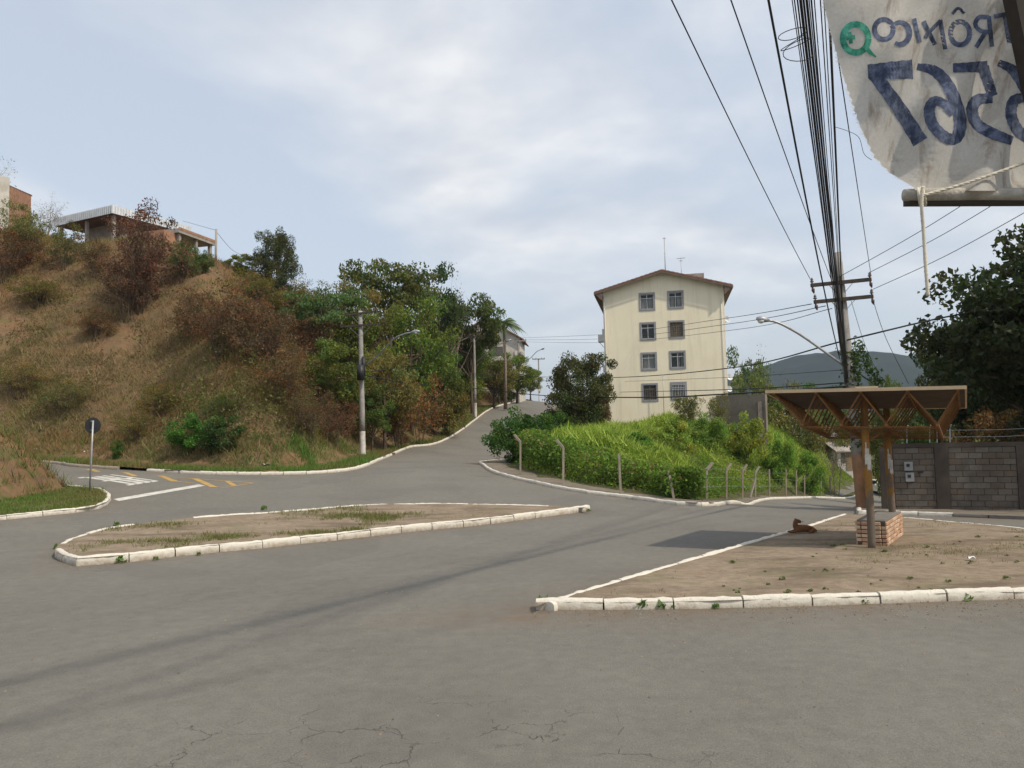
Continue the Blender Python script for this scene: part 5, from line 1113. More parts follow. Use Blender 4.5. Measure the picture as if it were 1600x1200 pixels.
def frame_house():
    c = at(280, 358, 71); r_ = at(331, 380, 75.5); x = Vector((r_.x-c.x, r_.y-c.y, 0)); L = x.length; x.normalize(); y = Vector((x.y*-1, x.x, 0)); y = y if y.y > 0 else -y
    cc = Vector((c.x, c.y, 0)); zt = c.z; g = hf1(c.x+1, c.y+2)-1
    o = empty('unfinished_house', (c.x, c.y, g), 'unfinished concrete frame with bare columns on the hill crest', 'house')
    mb = MB(); block(mb, cc-x*.3-y*.2, x, y, (L+.6, 6.4), zt-.38, zt); mb.build('roof_slab', M['raw_concrete'], o)
    mb = MB(); block(mb, cc-x*.3-y*.23, x, y, (L+.62, .05), zt-.12, zt+.12); mb.build('parapet', M['brick'], o)
    for i in (0, L*.5, L-.25):
        for j in (0, 5.6): mb = MB(); block(mb, cc+x*i+y*j, x, y, (.28, .28), g-1, zt-.38); mb.build('column', M['raw_concrete'], o)
    mb = MB(); block(mb, cc-x*1.6+y*.3, x, y, (1.7, 4), g, zt-.4); mb.build('side_wall', M['brick'], o)
    a = at(264, 399, 66.5); b = at(316, 414, 67.5); d = Vector((b.x-a.x, b.y-a.y, 0)).normalized()
    mb = MB(); n = Vector((-d.y, d.x, 0))*.12; zb = g-4; V = [Vector((a.x, a.y, zb))-n, Vector((b.x, b.y, zb))-n, Vector((b.x, b.y, zb))+n, Vector((a.x, a.y, zb))+n, Vector((a.x, a.y, a.z))-n, Vector((b.x, b.y, b.z))-n, Vector((b.x, b.y, b.z))+n, Vector((a.x, a.y, a.z))+n]; F8 = [(3, 2, 1, 0), (4, 5, 6, 7), (0, 1, 5, 4), (1, 2, 6, 5), (2, 3, 7, 6), (3, 0, 4, 7)]; mb.add(V, F8)
    w = tag(mb.build('brick_wall', M['brick']), 'orange brick wall with sloping concrete coping below the unfinished frame', 'wall'); w0 = w
    mb = MB(); mb.beam(Vector((a.x, a.y, a.z+.07))-d*.2, Vector((b.x, b.y, b.z+.07))+d*.2, .34, .12); cp = mb; me = cp.mesh('coping', M['raw_concrete'], False, np.array(w0.location)); link('coping', me, w0)
frame_house()
def crest_houses():
    a = at(16, 292, 84); b = at(49, 300, 90); g = hf1(a.x, a.y)-1; x = Vector((b.x-a.x, b.y-a.y, 0)); L = x.length; x.normalize(); y = Vector((-x.y, x.x, 0)); y = y if y.x < 0 else -y
    o = empty('brick_house', (a.x, a.y, g), 'orange brick house with sloping roof behind the whitish wall', 'house'); cc = Vector((a.x, a.y, 0)); zt = a.z; z2 = at(49, 304, 90).z
    mb = MB(); V = []
    for (p, zz) in ((cc, zt), (cc+x*L, z2), (cc+x*L+y*5, z2), (cc+y*5, zt)): V += [(p.x, p.y, g-2), (p.x, p.y, zz)]
    mb.add(V, [(0, 2, 3, 1), (2, 4, 5, 3), (4, 6, 7, 5), (6, 0, 1, 7)]); mb.build('wall', M['brick'], o)
    mb = MB(); V = [cc-x*.3-y*-.0+Vector((0, 0, zt+.12)), cc+x*(L+.3)+Vector((0, 0, z2+.02)), cc+x*(L+.3)+y*5.3+Vector((0, 0, z2+.02)), cc-x*.3+y*5.3+Vector((0, 0, zt+.12))]; V += [v-Vector((0, 0, .15)) for v in V]; mb.add(V, [(0, 1, 2, 3), (7, 6, 5, 4), (0, 4, 5, 1), (1, 5, 6, 2), (2, 6, 7, 3), (3, 7, 4, 0)]); mb.build('roof', M['soffit'], o)
    a = at(-60, 279, 73); b = at(15, 277, 75); mb = MB(); x = Vector((b.x-a.x, b.y-a.y, 0)); L = x.length; x.normalize(); y = Vector((-x.y, x.x, 0)); block(mb, Vector((a.x, a.y, 0)), x, y, (L, .9), hf1(b.x, b.y)-2, b.z)
    w = tag(mb.build('whitewashed_wall', M['white_wall']), 'tall whitish stained wall at the edge of the hill crest', 'wall')
    # gabled house above the third pole
    c = at(800, 512, 118); o = empty('gabled_house', (c.x-3, c.y, hf1(c.x-6, c.y)-2), 'pale gabled house half hidden behind the palm', 'house'); g = o.location.z
    x = Vector((1, -.1, 0)).normalized(); y = Vector((.1, 1, 0)).normalized(); p = Vector((c.x-9, c.y, 0)); z1 = at(806, 530, 118).z; z2 = at(772, 500, 118).z; W_ = 10.2
    mb = MB(); V = [p+Vector((0, 0, g-3)), p+x*W_+Vector((0, 0, g-3)), p+x*W_+Vector((0, 0, z1)), p+x*W_*.5+Vector((0, 0, z2)), p+Vector((0, 0, z1))]; V += [v+y*8 for v in V]; mb.add(V, [(0, 1, 2, 3, 4), (9, 8, 7, 6, 5), (1, 6, 7, 2), (4, 9, 5, 0)]); mb.build('wall', M['white_wall'], o)
    mb = MB()
    for (q0_, q1_, za, zb) in ((-.6, W_*.5, z1-.35, z2+.12), (W_+.6, W_*.5, z1-.35, z2+.12)):
        V = [p+x*q0_-y*.6+Vector((0, 0, za)), p+x*q1_-y*.6+Vector((0, 0, zb)), p+x*q1_+y*8.6+Vector((0, 0, zb)), p+x*q0_+y*8.6+Vector((0, 0, za))]; V += [v+Vector((0, 0, .18)) for v in V]; mb.add(V, [(3, 2, 1, 0), (4, 5, 6, 7), (0, 1, 5, 4), (1, 2, 6, 5), (2, 3, 7, 6), (3, 0, 4, 7)])
    mb.build('roof', M['tile'], o)
    for q in (2.0, 6.2): mb = MB(); mb.box(p+x*(q+.8)-y*.02+Vector((0, 0, z1-1.8)), (1.3, .12, 1.3)); mb.build('window', M['room'], o)
    d = at(338, 358, 70); g = hf1(d.x, d.y); mb = MB(); mb.tube([(d.x-.05, d.y, g-.3), (d.x, d.y, d.z)], [.12, .1], 8); tag(mb.build('post', M['raw_concrete'], None, True), 'thin weathered post right of the unfinished frame', 'post')
    cable([(338, 362, 70), (365, 392, 90), (395, 405, 105)], .02, 'fine wire running down from the thin crest post'); cable([(338, 360, 70), (310, 352, 84), (285, 345, 90)], .018, 'fine wire from the thin crest post to the roofs')
crest_houses()
# valley houses glimpsed under the shelter roof
def small_house(label, px0, px1, pyt, pyb, Y, wall, roof, dep=6):
    a = at(px0, pyt, Y); b = at(px1, pyt, Y); g = ef(a.x, a.y)-5; zt = a.z; zb = min(at(px0, pyb, Y).z, zt-2); o = empty('small_house', ((a.x+b.x)/2, a.y, zb), label, 'house'); x = Vector((1, 0, 0)); y = Vector((0, 1, 0)); L = b.x-a.x
    mb = MB(); block(mb, Vector((a.x, a.y, 0)), x, y, (L, dep), zb-4, zt); mb.build('wall', wall, o)
    mb = MB(); V = [(a.x-.3, a.y-.4, zt-.05), (b.x+.3, a.y-.4, zt-.05), (b.x+.3, a.y+dep/2, zt+1.0), (a.x-.3, a.y+dep/2, zt+1.0)]; V += [(v[0], v[1], v[2]+.14) for v in V]; mb.add(V, [(3, 2, 1, 0), (4, 5, 6, 7), (0, 1, 5, 4), (1, 2, 6, 5), (2, 3, 7, 6), (3, 0, 4, 7)]); mb.build('roof', roof, o)
    mb = MB(); mb.box((a.x+L*.35, a.y-.03, (zt+zb)/2+.3), (L*.22, .1, 1.1)); mb.build('window', M['room'], o); mb = MB(); mb.box((a.x+L*.75, a.y-.03, zb+.9), (.9, .1, 2.0)); mb.build('door', M['brownalu'], o)
small_house('orange walled house glimpsed under the shelter roof', 1268, 1306, 683, 706, 100, M['yellow_wall'], M['zinc'])
small_house('small ochre house left of the orange one in the valley', 1236, 1262, 672, 700, 112, M['yellow_wall'], M['tile'])
small_house('pale building with flat roof down the street by the bare tree', 1308, 1334, 706, 726, 92, M['white_wall'], M['raw_concrete'])
small_house('grey roofed house behind the shelter on the left', 1215, 1250, 655, 690, 125, M['white_wall'], M['zinc'])
# mountain
def mountain():
    xs = np.linspace(-700, 2600, 170); ys = np.linspace(1150, 2600, 70); X, Y = np.meshgrid(xs, ys)
    u = X/1900.0*FPX+800
    crest = np.interp(u, [300, 900, 1080, 1140, 1200, 1245, 1290, 1340, 1400, 1440, 1520, 1600, 1750, 2100, 2500], [655, 635, 606, 592, 570, 552, 545, 546, 556, 566, 585, 600, 590, 575, 610])
    hor = 687-(u-800)*math.tan(ROLL); Hc = (hor-crest)/FPX*1900
    prof = np.exp(-((Y-1900)/430.0)**2)
    Z = -20+(Hc+22)*prof+fnoise(X, Y, 220, 71)*16*prof+fnoise(X, Y, 60, 72)*7*prof+fnoise(X, Y, 22, 73)*3.0
    n, m_ = X.shape; I = np.arange(n*m_).reshape(n, m_); F = np.stack([I[:-1, :-1], I[:-1, 1:], I[1:, 1:], I[1:, :-1]], -1).reshape(-1, 4)
    def fn(t, b):
        p = t.pos(); c = t.ramp(t.noise(p, .012, 6, .65), .35, .65, (.012, .020, .014), (.022, .034, .022)); return t.mix(t.m('MULTIPLY', t.ramp(t.noise(p, .05, 5, .7), .5, .7), .5), c, (.010, .017, .010))
    tag(link('mountain', newmesh('mountain', np.c_[X.ravel(), Y.ravel(), Z.ravel()], F, [material('far_forest', fn, .95, .05)], True)), kind='structure')
mountain()
# ------------------------------------------------------------------ bus shelter
M['rust_yellow'] = simple('rusty_yellow_steel', (.17, .080, .024), .3, 4, .75, .25, bump=.1, dirt=(.075, .04, .024), dirt_amt=.85)
def m_post():
    def fn(t, b):
        p = t.pos(); z = t.n('SeparateXYZ', {0: p}).outputs[2]; n = t.noise(p, 5, 6, .7); n2 = t.noise(p, 22, 4, .6)
        f = t.m('ADD', t.n('MapRange', {0: z, 1: .2, 2: 2.2, 3: .1, 4: .85}).outputs[0], t.m('MULTIPLY', t.m('SUBTRACT', n, .5), 1.9))
        c = t.mix(t.ramp(f, .35, .65), (.14, .112, .086), (.27, .14, .034)); c = t.mix(t.m('MULTIPLY', t.ramp(n2, .55, .7), .6), c, (.12, .055, .03))
        t.set(b.inputs['Normal'], t.bump(n2, .3, .01)); return c
    return material('peeling_post', fn, .8, .25)
M['post'] = m_post()
M['sheet_under'] = simple('roof_sheet', (.085, .066, .052), .25, 3, .7, .2, dirt=(.06, .04, .03), dirt_amt=.6)
M['fascia'] = simple('fascia_tan', (.52, .40, .26), .12, 3, .7, .2, dirt=(.3, .22, .14), dirt_amt=.5)
M['paper'] = simple('torn_paper', (.52, .50, .46), .25, 9, .95, .05, dirt=(.25, .22, .18), dirt_amt=.7)
SNL = at(1200, 610, 16.2); SNR = at(1505, 603, 14.5)
sa = Vector((SNR.x-SNL.x, SNR.y-SNL.y, 0)); SW = sa.length; sa.normalize(); sb = Vector((-sa.y, sa.x, 0)); SD = 3.5
zl, zr_ = SNL.z, SNR.z
def sh(u, v, z=None, dz=0.0):
    q = Vector((SNL.x, SNL.y, 0))+sa*u+sb*v; q.z = (zl+(zr_-zl)*u/SW+dz-.075*v) if z is None else z; return q
fp = G(1362, 856, PLOT_H-.02); shel = empty('bus_shelter', fp, 'bus shelter of rusty yellow bars with corrugated roof on two posts', 'bus shelter')
mb = MB(); n = 76; V = []
for k in range(n+1):
    v = SD*k/n
    for u in (-.03, SW*.33, SW*.66, SW+.03): V.append(sh(u, v, None, -.04+.018*math.sin(k*2*math.pi/4)))
mb.add(V, [(k*4+j, k*4+j+1, k*4+j+5, k*4+j+4) for k in range(n) for j in range(3)]); rf = mb.build('roof_sheet', M['sheet_under'], shel, True)
for a, b in (((-.05, -.03), (SW+.05, -.03)), ((-.05, SD+.03), (SW+.05, SD+.03)), ((-.04, 0), (-.04, SD)), ((SW+.04, 0), (SW+.04, SD))):
    mb = MB(); mb.beam(sh(*a, None, -.03), sh(*b, None, -.03), .035, .065); mb.build('fascia', M['fascia'], shel)
# zigzag trusses repeated through the depth
TOPS = [.0+SW*q for q in (.03, .265, .50, .735, .975)]; BOTS = [SW*q for q in (.18, .39, .62, .87)]; ZB = .68
for i in range(8):
    v = .06+(SD-.12)*i/7; mb = MB(); pts = []
    for k in range(5):
        pts.append((TOPS[k], -.07))
        if k < 4: pts.append((BOTS[k], -ZB))
    for (p, q) in zip(pts[:-1], pts[1:]): mb.beam(sh(p[0], v, None, p[1]), sh(q[0], v, None, q[1]), .03, .028)
    mb.build('roof_truss', M['rust_yellow'], shel)
for k, u in enumerate(BOTS):
    mb = MB(); mb.beam(sh(u, -.02, None, -ZB-.03), sh(u, SD+.02, None, -ZB-.03), .05, .05); mb.build('bottom_chord', M['rust_yellow'], shel)
for k, u in enumerate(TOPS):
    mb = MB(); mb.beam(sh(u, .0, None, -.075), sh(u, SD, None, -.075), .05, .04); mb.build('top_chord', M['rust_yellow'], shel)
for v in np.linspace(.06, SD-.06, 9):
    mb = MB(); mb.beam(sh(BOTS[0], v, None, -ZB-.06), sh(BOTS[-1], v, None, -ZB-.06), .024, .022); mb.build('tie_bar', M['rust_yellow'], shel)
vf = (Vector((fp.x-SNL.x, fp.y-SNL.y, 0))).dot(sb); uf = (Vector((fp.x-SNL.x, fp.y-SNL.y, 0))).dot(sa)
POSTS = [(uf, vf), (uf+.22, vf+2.35)]
for k, (u, v) in enumerate(POSTS):
    b = sh(u, v, fp.z-.1); tp = sh(u, v, None, -ZB); mb = MB(); zs = np.linspace(b.z, tp.z, 12); mb.tube([Vector((b.x+.012*math.sin(z*2.1+k), b.y, z)) for z in zs], .074, 14); p = mb.build('post', M['post'], shel, True)
    mb = MB(); mb.beam(sh(u, v, None, -ZB-.02), sh(u, v, None, -.09), .1, .1); mb.build('post_head', M['rust_yellow'], shel)
    for (uu, zz) in ((BOTS[1], -ZB-.05), (BOTS[2], -ZB-.05)):
        mb = MB(); mb.beam(sh(u, v, None, -ZB-.32), sh(uu, v, None, zz), .035, .03); mb.build('brace', M['rust_yellow'], shel)
    # torn notices pasted on the post
    for q in range(3):
        mb = MB(); z0 = tp.z-.32-.12*q; n = 6; a0 = math.pi*(1.05+.16*q); V = []
        for i in range(n+1):
            a = a0+i*.17
            for (zz) in (z0-.28-.06*random.random(), z0): V.append((tp.x+math.cos(a)*(.079+.002*q), tp.y+math.sin(a)*(.079+.002*q), zz))
        mb.add(V, [(2*i, 2*i+2, 2*i+3, 2*i+1) for i in range(n)]); mb.build('notice', M['paper'], p)
mb = MB(); c = sh(SW*.5, .6, None, .05); mb.box(c, (.45, .3, .1)); tag(mb.build('tarpaulin_scrap', M['fascia']), 'pale bundle lying on the shelter roof', 'scrap')

# ------------------------------------------------------------------ brick bench
M['bench_brick'] = simple('bench_brick', (.43, .255, .165), .25, 3, .92, .12, bump=.35, dirt=(.52, .40, .29), dirt_amt=.55, objspace=False)
M['bench_brick2'] = simple('bench_brick_pale', (.55, .42, .30), .2, 3, .92, .12, bump=.35, dirt=(.40, .22, .13), dirt_amt=.6, objspace=False)
M['mortar'] = simple('dark_joint', (.10, .075, .055), .3, 8, .98, .05)
M['slab'] = simple('bench_slab', (.20, .185, .165), .2, 3, .9, .15, bump=.2, dirt=(.1, .09, .08), dirt_amt=.5)
bl = G(1346, 851, PLOT_H-.02); br = G(1386, 853.5, PLOT_H-.02); bf = G(1411, 836, PLOT_H-.02)
bb = Vector((bf.x-br.x, bf.y-br.y, 0)); BLEN = bb.length; bb.normalize(); ba = Vector((bb.y, -bb.x, 0)); BWID = .56
b0 = Vector((br.x, br.y, br.z-.02))-ba*BWID; bench = empty('brick_bench', b0, 'brick bench with grey slab top beside the shelter post', 'bench')
def bq(u, v, z): return b0+ba*u+bb*v+Vector((0, 0, z))
Mb = Matrix((ba, bb, Vector((0, 0, 1)))).transposed(); ch = .083; BH = 6*ch
mb = MB(); mb.box(bq(BWID/2, BLEN/2, BH/2), (BWID-.03, BLEN-.03, BH-.004), Mb); mb.build('core', M['mortar'], bench)
BR = {}
def brick_obj(L, W, H, c, Mx, parent, mats, name='brick', jit=.004):
    key = (round(L, 3), round(W, 3), round(H, 3))
    if key not in BR:
        bm = bmesh.new(); bmesh.ops.create_cube(bm, size=1.0); bmesh.ops.scale(bm, vec=(L, W, H), verts=bm.verts); bmesh.ops.bevel(bm, geom=bm.edges[:], offset=min(.007, H*.12), segments=1, affect='EDGES'); BR[key] = []
        for m_ in mats: me = bpy.data.meshes.new(name); bm.to_mesh(me); me.materials.append(m_); BR[key].append(me)
        bm.free()
    me = random.choice(BR[key]); o = bpy.data.objects.new(name, me); col.objects.link(o); o.parent = parent; o.location = Vector(c)-Vector(rootloc(parent))+Vector((random.gauss(0, jit), random.gauss(0, jit), 0)); o.rotation_euler = (Mx @ Matrix.Rotation(R(random.gauss(0, .5)), 3, 'Z')).to_euler(); return o
BMAT = [M['bench_brick'], M['bench_brick'], M['bench_brick2']]
for cs in range(6):
    z = ch*(cs+.5)+.0; LB, WB, HB = .225, .10, ch-.018
    n = int(round((BLEN)/.245)); st = BLEN/n
    for side in (0, 1):
        off = st*.5 if cs % 2 else 0.0
        for k in range(n+ (0 if not off else 1)):
            v0 = max(0, k*st-off); v1 = min(BLEN, (k+1)*st-off)
            if v1-v0 < .06: continue
            brick_obj(round(v1-v0-.018, 2), WB, HB, bq(WB/2-.012 if side == 0 else BWID-WB/2+.012, (v0+v1)/2, z), Mb @ Matrix.Rotation(R(90), 3, 'Z'), bench, BMAT)
    inner = BWID-2*WB+.01
    for end in (0, 1):
        cuts = [0, inner] if cs % 2 == 0 else [0, inner*.45, inner]
        for a, b in zip(cuts[:-1], cuts[1:]): brick_obj(round(b-a-.014, 2), WB, HB, bq(WB-.005+(a+b)/2, WB/2-.012 if end == 0 else BLEN-WB/2+.012, z), Mb, bench, BMAT)
mb = MB(); mb.box(bq(BWID/2, BLEN/2, BH+.012), (BWID-.03, BLEN-.02, .028), Mb); mb.build('seat_slab', M['slab'], bench)

# ------------------------------------------------------------------ dog lying in the shade
def dog():
    p = G(1256, 832.5, PLOT_H-.02); s = .80
    #  chain: rump -> chest -> neck -> head; legs folded; x = image right
    J = [((.30, 0, .09), .085), ((.16, .0, .125), .11), ((0, 0, .13), .11), ((-.15, 0, .135), .115), ((-.235, .0, .19), .085), ((-.235, -.01, .275), .078), ((-.215, -.015, .345), .085), ((-.15, -.03, .345), .066), ((-.10, -.04, .325), .045), ((-.065, -.05, .318), .036)]
    E = [(i, i+1) for i in range(9)]
    def ch(root, pts):
        pv = root
        for q, r_ in pts: J.append((q, r_)); E.append((pv, len(J)-1)); pv = len(J)-1
    ch(3, [((-.22, -.09, .07), .045), ((-.32, -.09, .035), .03), ((-.43, -.085, .03), .028)]); ch(3, [((-.22, .09, .07), .045), ((-.34, .09, .035), .03), ((-.45, .08, .03), .028)])
    ch(0, [((.22, -.13, .07), .06), ((.10, -.15, .04), .035), ((.22, -.165, .03), .026), ((.08, -.17, .027), .024)]); ch(0, [((.38, .03, .05), .03), ((.36, .12, .03), .02), ((.25, .2, .025), .014)])
    me = bpy.data.meshes.new('dog'); me.from_pydata([q for q, _ in J], E, []); o = bpy.data.objects.new('dog', me); col.objects.link(o)
    m = o.modifiers.new('s', 'SKIN'); m.use_smooth_shade = True
    for v, (_, r_) in zip(me.skin_vertices[0].data, J): v.radius = (r_, r_)
    me.skin_vertices[0].data[0].use_root = True
    o.modifiers.new('u', 'SUBSURF').levels = 2; o.modifiers['u'].render_levels = 2
    bpy.context.view_layer.update(); dg = bpy.context.evaluated_depsgraph_get(); m2 = bpy.data.meshes.new_from_object(o.evaluated_get(dg)); o.modifiers.clear(); o.data = m2
    m2.materials.clear(); m2.materials.append(simple('dog_fur', (.16, .075, .032), .3, 9, .9, .1, bump=.2, dirt=(.09, .045, .025), dirt_amt=.6)); m2.polygons.foreach_set('use_smooth', np.ones(len(m2.polygons), bool))
    o.location = p; o.scale = (s, s, s); o.rotation_euler.z = R(-4); tag(o, 'brown dog lying on the dirt in the shelter shade with head raised', 'dog')
    fur = m2.materials[0]; dk = simple('dog_dark', (.025, .018, .014), .2, 6, .5, .4)
    for sg in (-1, 1):
        V = [(-.235, sg*.05-.012, .415), (-.19, sg*.06-.012, .41), (-.235, sg*.115-.012, .31), (-.20, sg*.105-.012, .305), (-.225, sg*.075-.02, .37)]; link('ear', newmesh('ear', V, [(0, 1, 2), (1, 3, 2), (0, 2, 4), (1, 4, 3)], [fur]), o)
        mb = MB(); c = Vector((-.14, -.033+sg*.052, .375)); mb.tube([c-Vector((0, .006, 0)), c, c+Vector((0, .006, 0))], [.004, .009, .004], 6); link('eye', mb.mesh('eye', dk), o)
    mb = MB(); mb.tube([(-.04, -.052, .33), (-.026, -.053, .327), (-.018, -.054, .324)], [.018, .016, .006], 8); link('nose', mb.mesh('nose', dk, True), o)
dog()

# ------------------------------------------------------------------ block wall
M['block'] = simple('concrete_block', (.115, .10, .083), .3, 1.6, .95, .1, bump=.35, dirt=(.11, .085, .065), dirt_amt=.7, objspace=False)
M['block2'] = simple('concrete_block_pale', (.14, .123, .103), .25, 1.6, .95, .1, bump=.35, dirt=(.14, .105, .08), dirt_amt=.7, objspace=False)
M['block3'] = simple('concrete_block_rusty', (.12, .097, .075), .3, 1.6, .95, .1, bump=.35, dirt=(.12, .08, .06), dirt_amt=.7, objspace=False)
M['pillar'] = simple('stained_pillar', (.075, .062, .05), .3, 1.2, .95, .1, bump=.3, dirt=(.05, .042, .036), dirt_amt=.8, objspace=False)
w0 = G(1389, 795, .1); wy = w0.y; w1 = at(1640, 798, wy-1.6); wd = Vector((w1.x-w0.x, w1.y-w0.y, 0)); wd.normalize(); WLEN = 8.6; wn = Vector((wd.y, -wd.x, 0)); Wm = Matrix((wd, -wn, Vector((0, 0, 1)))).transposed()
wz = w0.z-.12; wall = empty('block_wall', (w0.x, w0.y, wz), 'grey concrete block wall with dark pillars and two meter boxes', 'wall')
def wq(u, d, z): return Vector((w0.x, w0.y, wz))+wd*u-wn*d+Vector((0, 0, z))
PIL = [0.0, (1464-1389)/FPX*wy*1.02, (1574-1389)/FPX*wy*1.0, 7.2]; PWID = .42; NC = 11; HC = .2
BR.clear(); BL = [M['block'], M['block'], M['block2'], M['block3']]
mb = MB(); mb.box(wq(WLEN/2, .1, NC*HC/2), (WLEN, .09, NC*HC-.01), Wm); mb.build('mortar', M['mortar'], wall)
for s in range(len(PIL)):
    ua = PIL[s]+PWID/2; ub = PIL[s+1]-PWID/2 if s+1 < len(PIL) else WLEN
    for cs in range(NC):
        off = .2 if cs % 2 else 0.0; u = ua-off
        while u < ub-.04:
            a = max(u, ua); b = min(u+.4, ub)
            if b-a > .07: brick_obj(round(b-a-.014, 2), .14, HC-.016, wq((a+b)/2, .1, HC*(cs+.5)), Wm, wall, BL, 'block', .003)
            u += .4
for u in PIL:
    mb = MB(); mb.box(wq(u, .1, NC*HC/2+.02), (PWID, .22, NC*HC+.04), Wm); mb.build('pillar', M['pillar'], wall)
mb = MB(); mb.box(wq(WLEN/2, .1, NC*HC+.07), (WLEN+.2, .2, .14), Wm); mb.build('coping_beam', M['pillar'], wall)
for k, (px, py) in enumerate(((1420, 728.5), (1422, 745.5))):
    q = at(px, py, wy-.3); u = (q-w0).dot(wd); z = q.z-wz; mb = MB(); mb.box(wq(u, .0, z), (.26, .1, .3), Wm); b = mb.build('meter_box', simple('meter_grey', (.26, .265, .26), .12, 4, .7, .2) if k == 0 else bpy.data.materials['meter_grey'], wall); mb = MB(); mb.box(wq(u-.02, -.056, z+.03), (.1, .014, .1), Wm); mb.build('meter_window', M['black'], b)
q = at(1438, 737, wy-.3); mb = MB(); mb.box(wq((q-w0).dot(wd), .02, q.z-wz), (.17, .06, .07), Wm); mb.build('vent_hole', M['black'], wall)
for k, px in enumerate((1418, 1452, 1463, 1482)):
    q = at(px, 690, wy-.3); u = (q-w0).dot(wd); mb = MB(); mb.beam(wq(u, .1, NC*HC+.15), wq(u+.02, .1, NC*HC+.62), .03, .03); mb.beam(wq(u+.02, .1, NC*HC+.6), wq(u+.04, -.1, NC*HC+.75), .03, .03); tag(mb.build('iron_stake', M['steel']), ('first', 'second', 'third', 'fourth')[k]+' iron stake counted from the wall end on the block wall top', 'stake', 'stakes on the wall')
for k, dz in enumerate((.35, .58)):
    mb = MB(); mb.tube([wq(.3, .1, NC*HC+dz), wq(3.5, .1, NC*HC+dz-.03), wq(WLEN, .1, NC*HC+dz+.1)], .008, 4); tag(mb.build('barbed_wire', M['steel']), ('lower', 'upper')[k]+' strand of wire strung over the block wall', 'wire')

# ------------------------------------------------------------------ fence along the corner plot
M['fpost'] = simple('fence_concrete', (.31, .27, .215), .25, 2.5, .95, .1, bump=.3, dirt=(.14, .11, .08), dirt_amt=.6, objspace=False)
POSTL = [(779, 722, 676, 0, 'post at the fence corner half swallowed by the hedge'), (813, 743, 680, 1, 'pale angled post nearest the uphill kerb'), (880, 757, 688, 1, 'angled fence post standing left of the leaning one'), (970, 771, 709, 0, 'leaning fence post with rotten top in the middle of the hedge'), (1054, 780, 736, 0, 'broken post stump bent beside a fallen brace'),
         (1104, 779, 724, 1, 'thick angled post right of the fallen brace'), (1135, 778, 725, 1, 'second angled post right of the fallen brace'), (1160, 777, 727, 1, 'third angled post right of the fallen brace'), (1180, 776, 730, 1, 'fourth angled post with a leaning stick'), (1202, 774, 733, 0, 'straight pale post after the leaning stick'), (1228, 773, 733, 0, 'tall straight pale post below the retaining wall'), (1244, 773, 735, 0, 'straight post just right of the tall pale one'), (1257, 772, 744, 0, 'short dark post in the lower fence'), (1283, 771, 739, 0, 'pale post left of the crooked bare tree'), (1297, 770, 743, 0, 'brown post under the crooked bare tree'), (1337, 769, 752, 0, 'last visible fence post beside the big pole')]
fence_tops = []
for (px, pb, pt, ang, lab) in POSTL:
    b = G(px, pb, .12); tp = at(px-3 if px == 970 else (px-9 if px == 1054 else px), pt, b.y); h = max(1.0, min(2.3, tp.z-b.z)); o = empty('fence_post', b, lab, 'fence post', 'posts of the roadside fence')
    top = Vector((tp.x, b.y, b.z+h*(.84 if ang else 1))); mb = MB(); mb.beam(b-Vector((0, 0, .2)), top, .095, .09); mb.build('shaft', M['fpost'], o)
    if ang: mb = MB(); sgn = -1 if px < 1000 else 1; mb.beam(top-Vector((0, 0, .03)), top+Vector((.3*sgn, .08, h*.18)), .11, .1); mb.build('angled_top', M['fpost'], o)
    fence_tops.append((b, h))
for px0, py0, px1, py1, lab in ((1083, 781, 1050, 736, 'fallen concrete brace propped on the broken post'), (1172, 777, 1180, 748, 'thin stick leaning on the fourth angled post')):
    a = G(px0, py0, .12); b = at(px1, py1, a.y+.3); mb = MB(); mb.beam(a, b, .11, .1); tag(mb.build('brace', M['fpost']), lab, 'brace')
mb = MB()
for f in (.35, .6, .85):
    P = [b+Vector((0, -.08, h*f)) for b, h in fence_tops[4:]]; mb.tube(P, .008, 4, False)
tag(mb.build('fence_wire', M['steel']), 'rusty wire strands strung between the lower fence posts', 'wire')

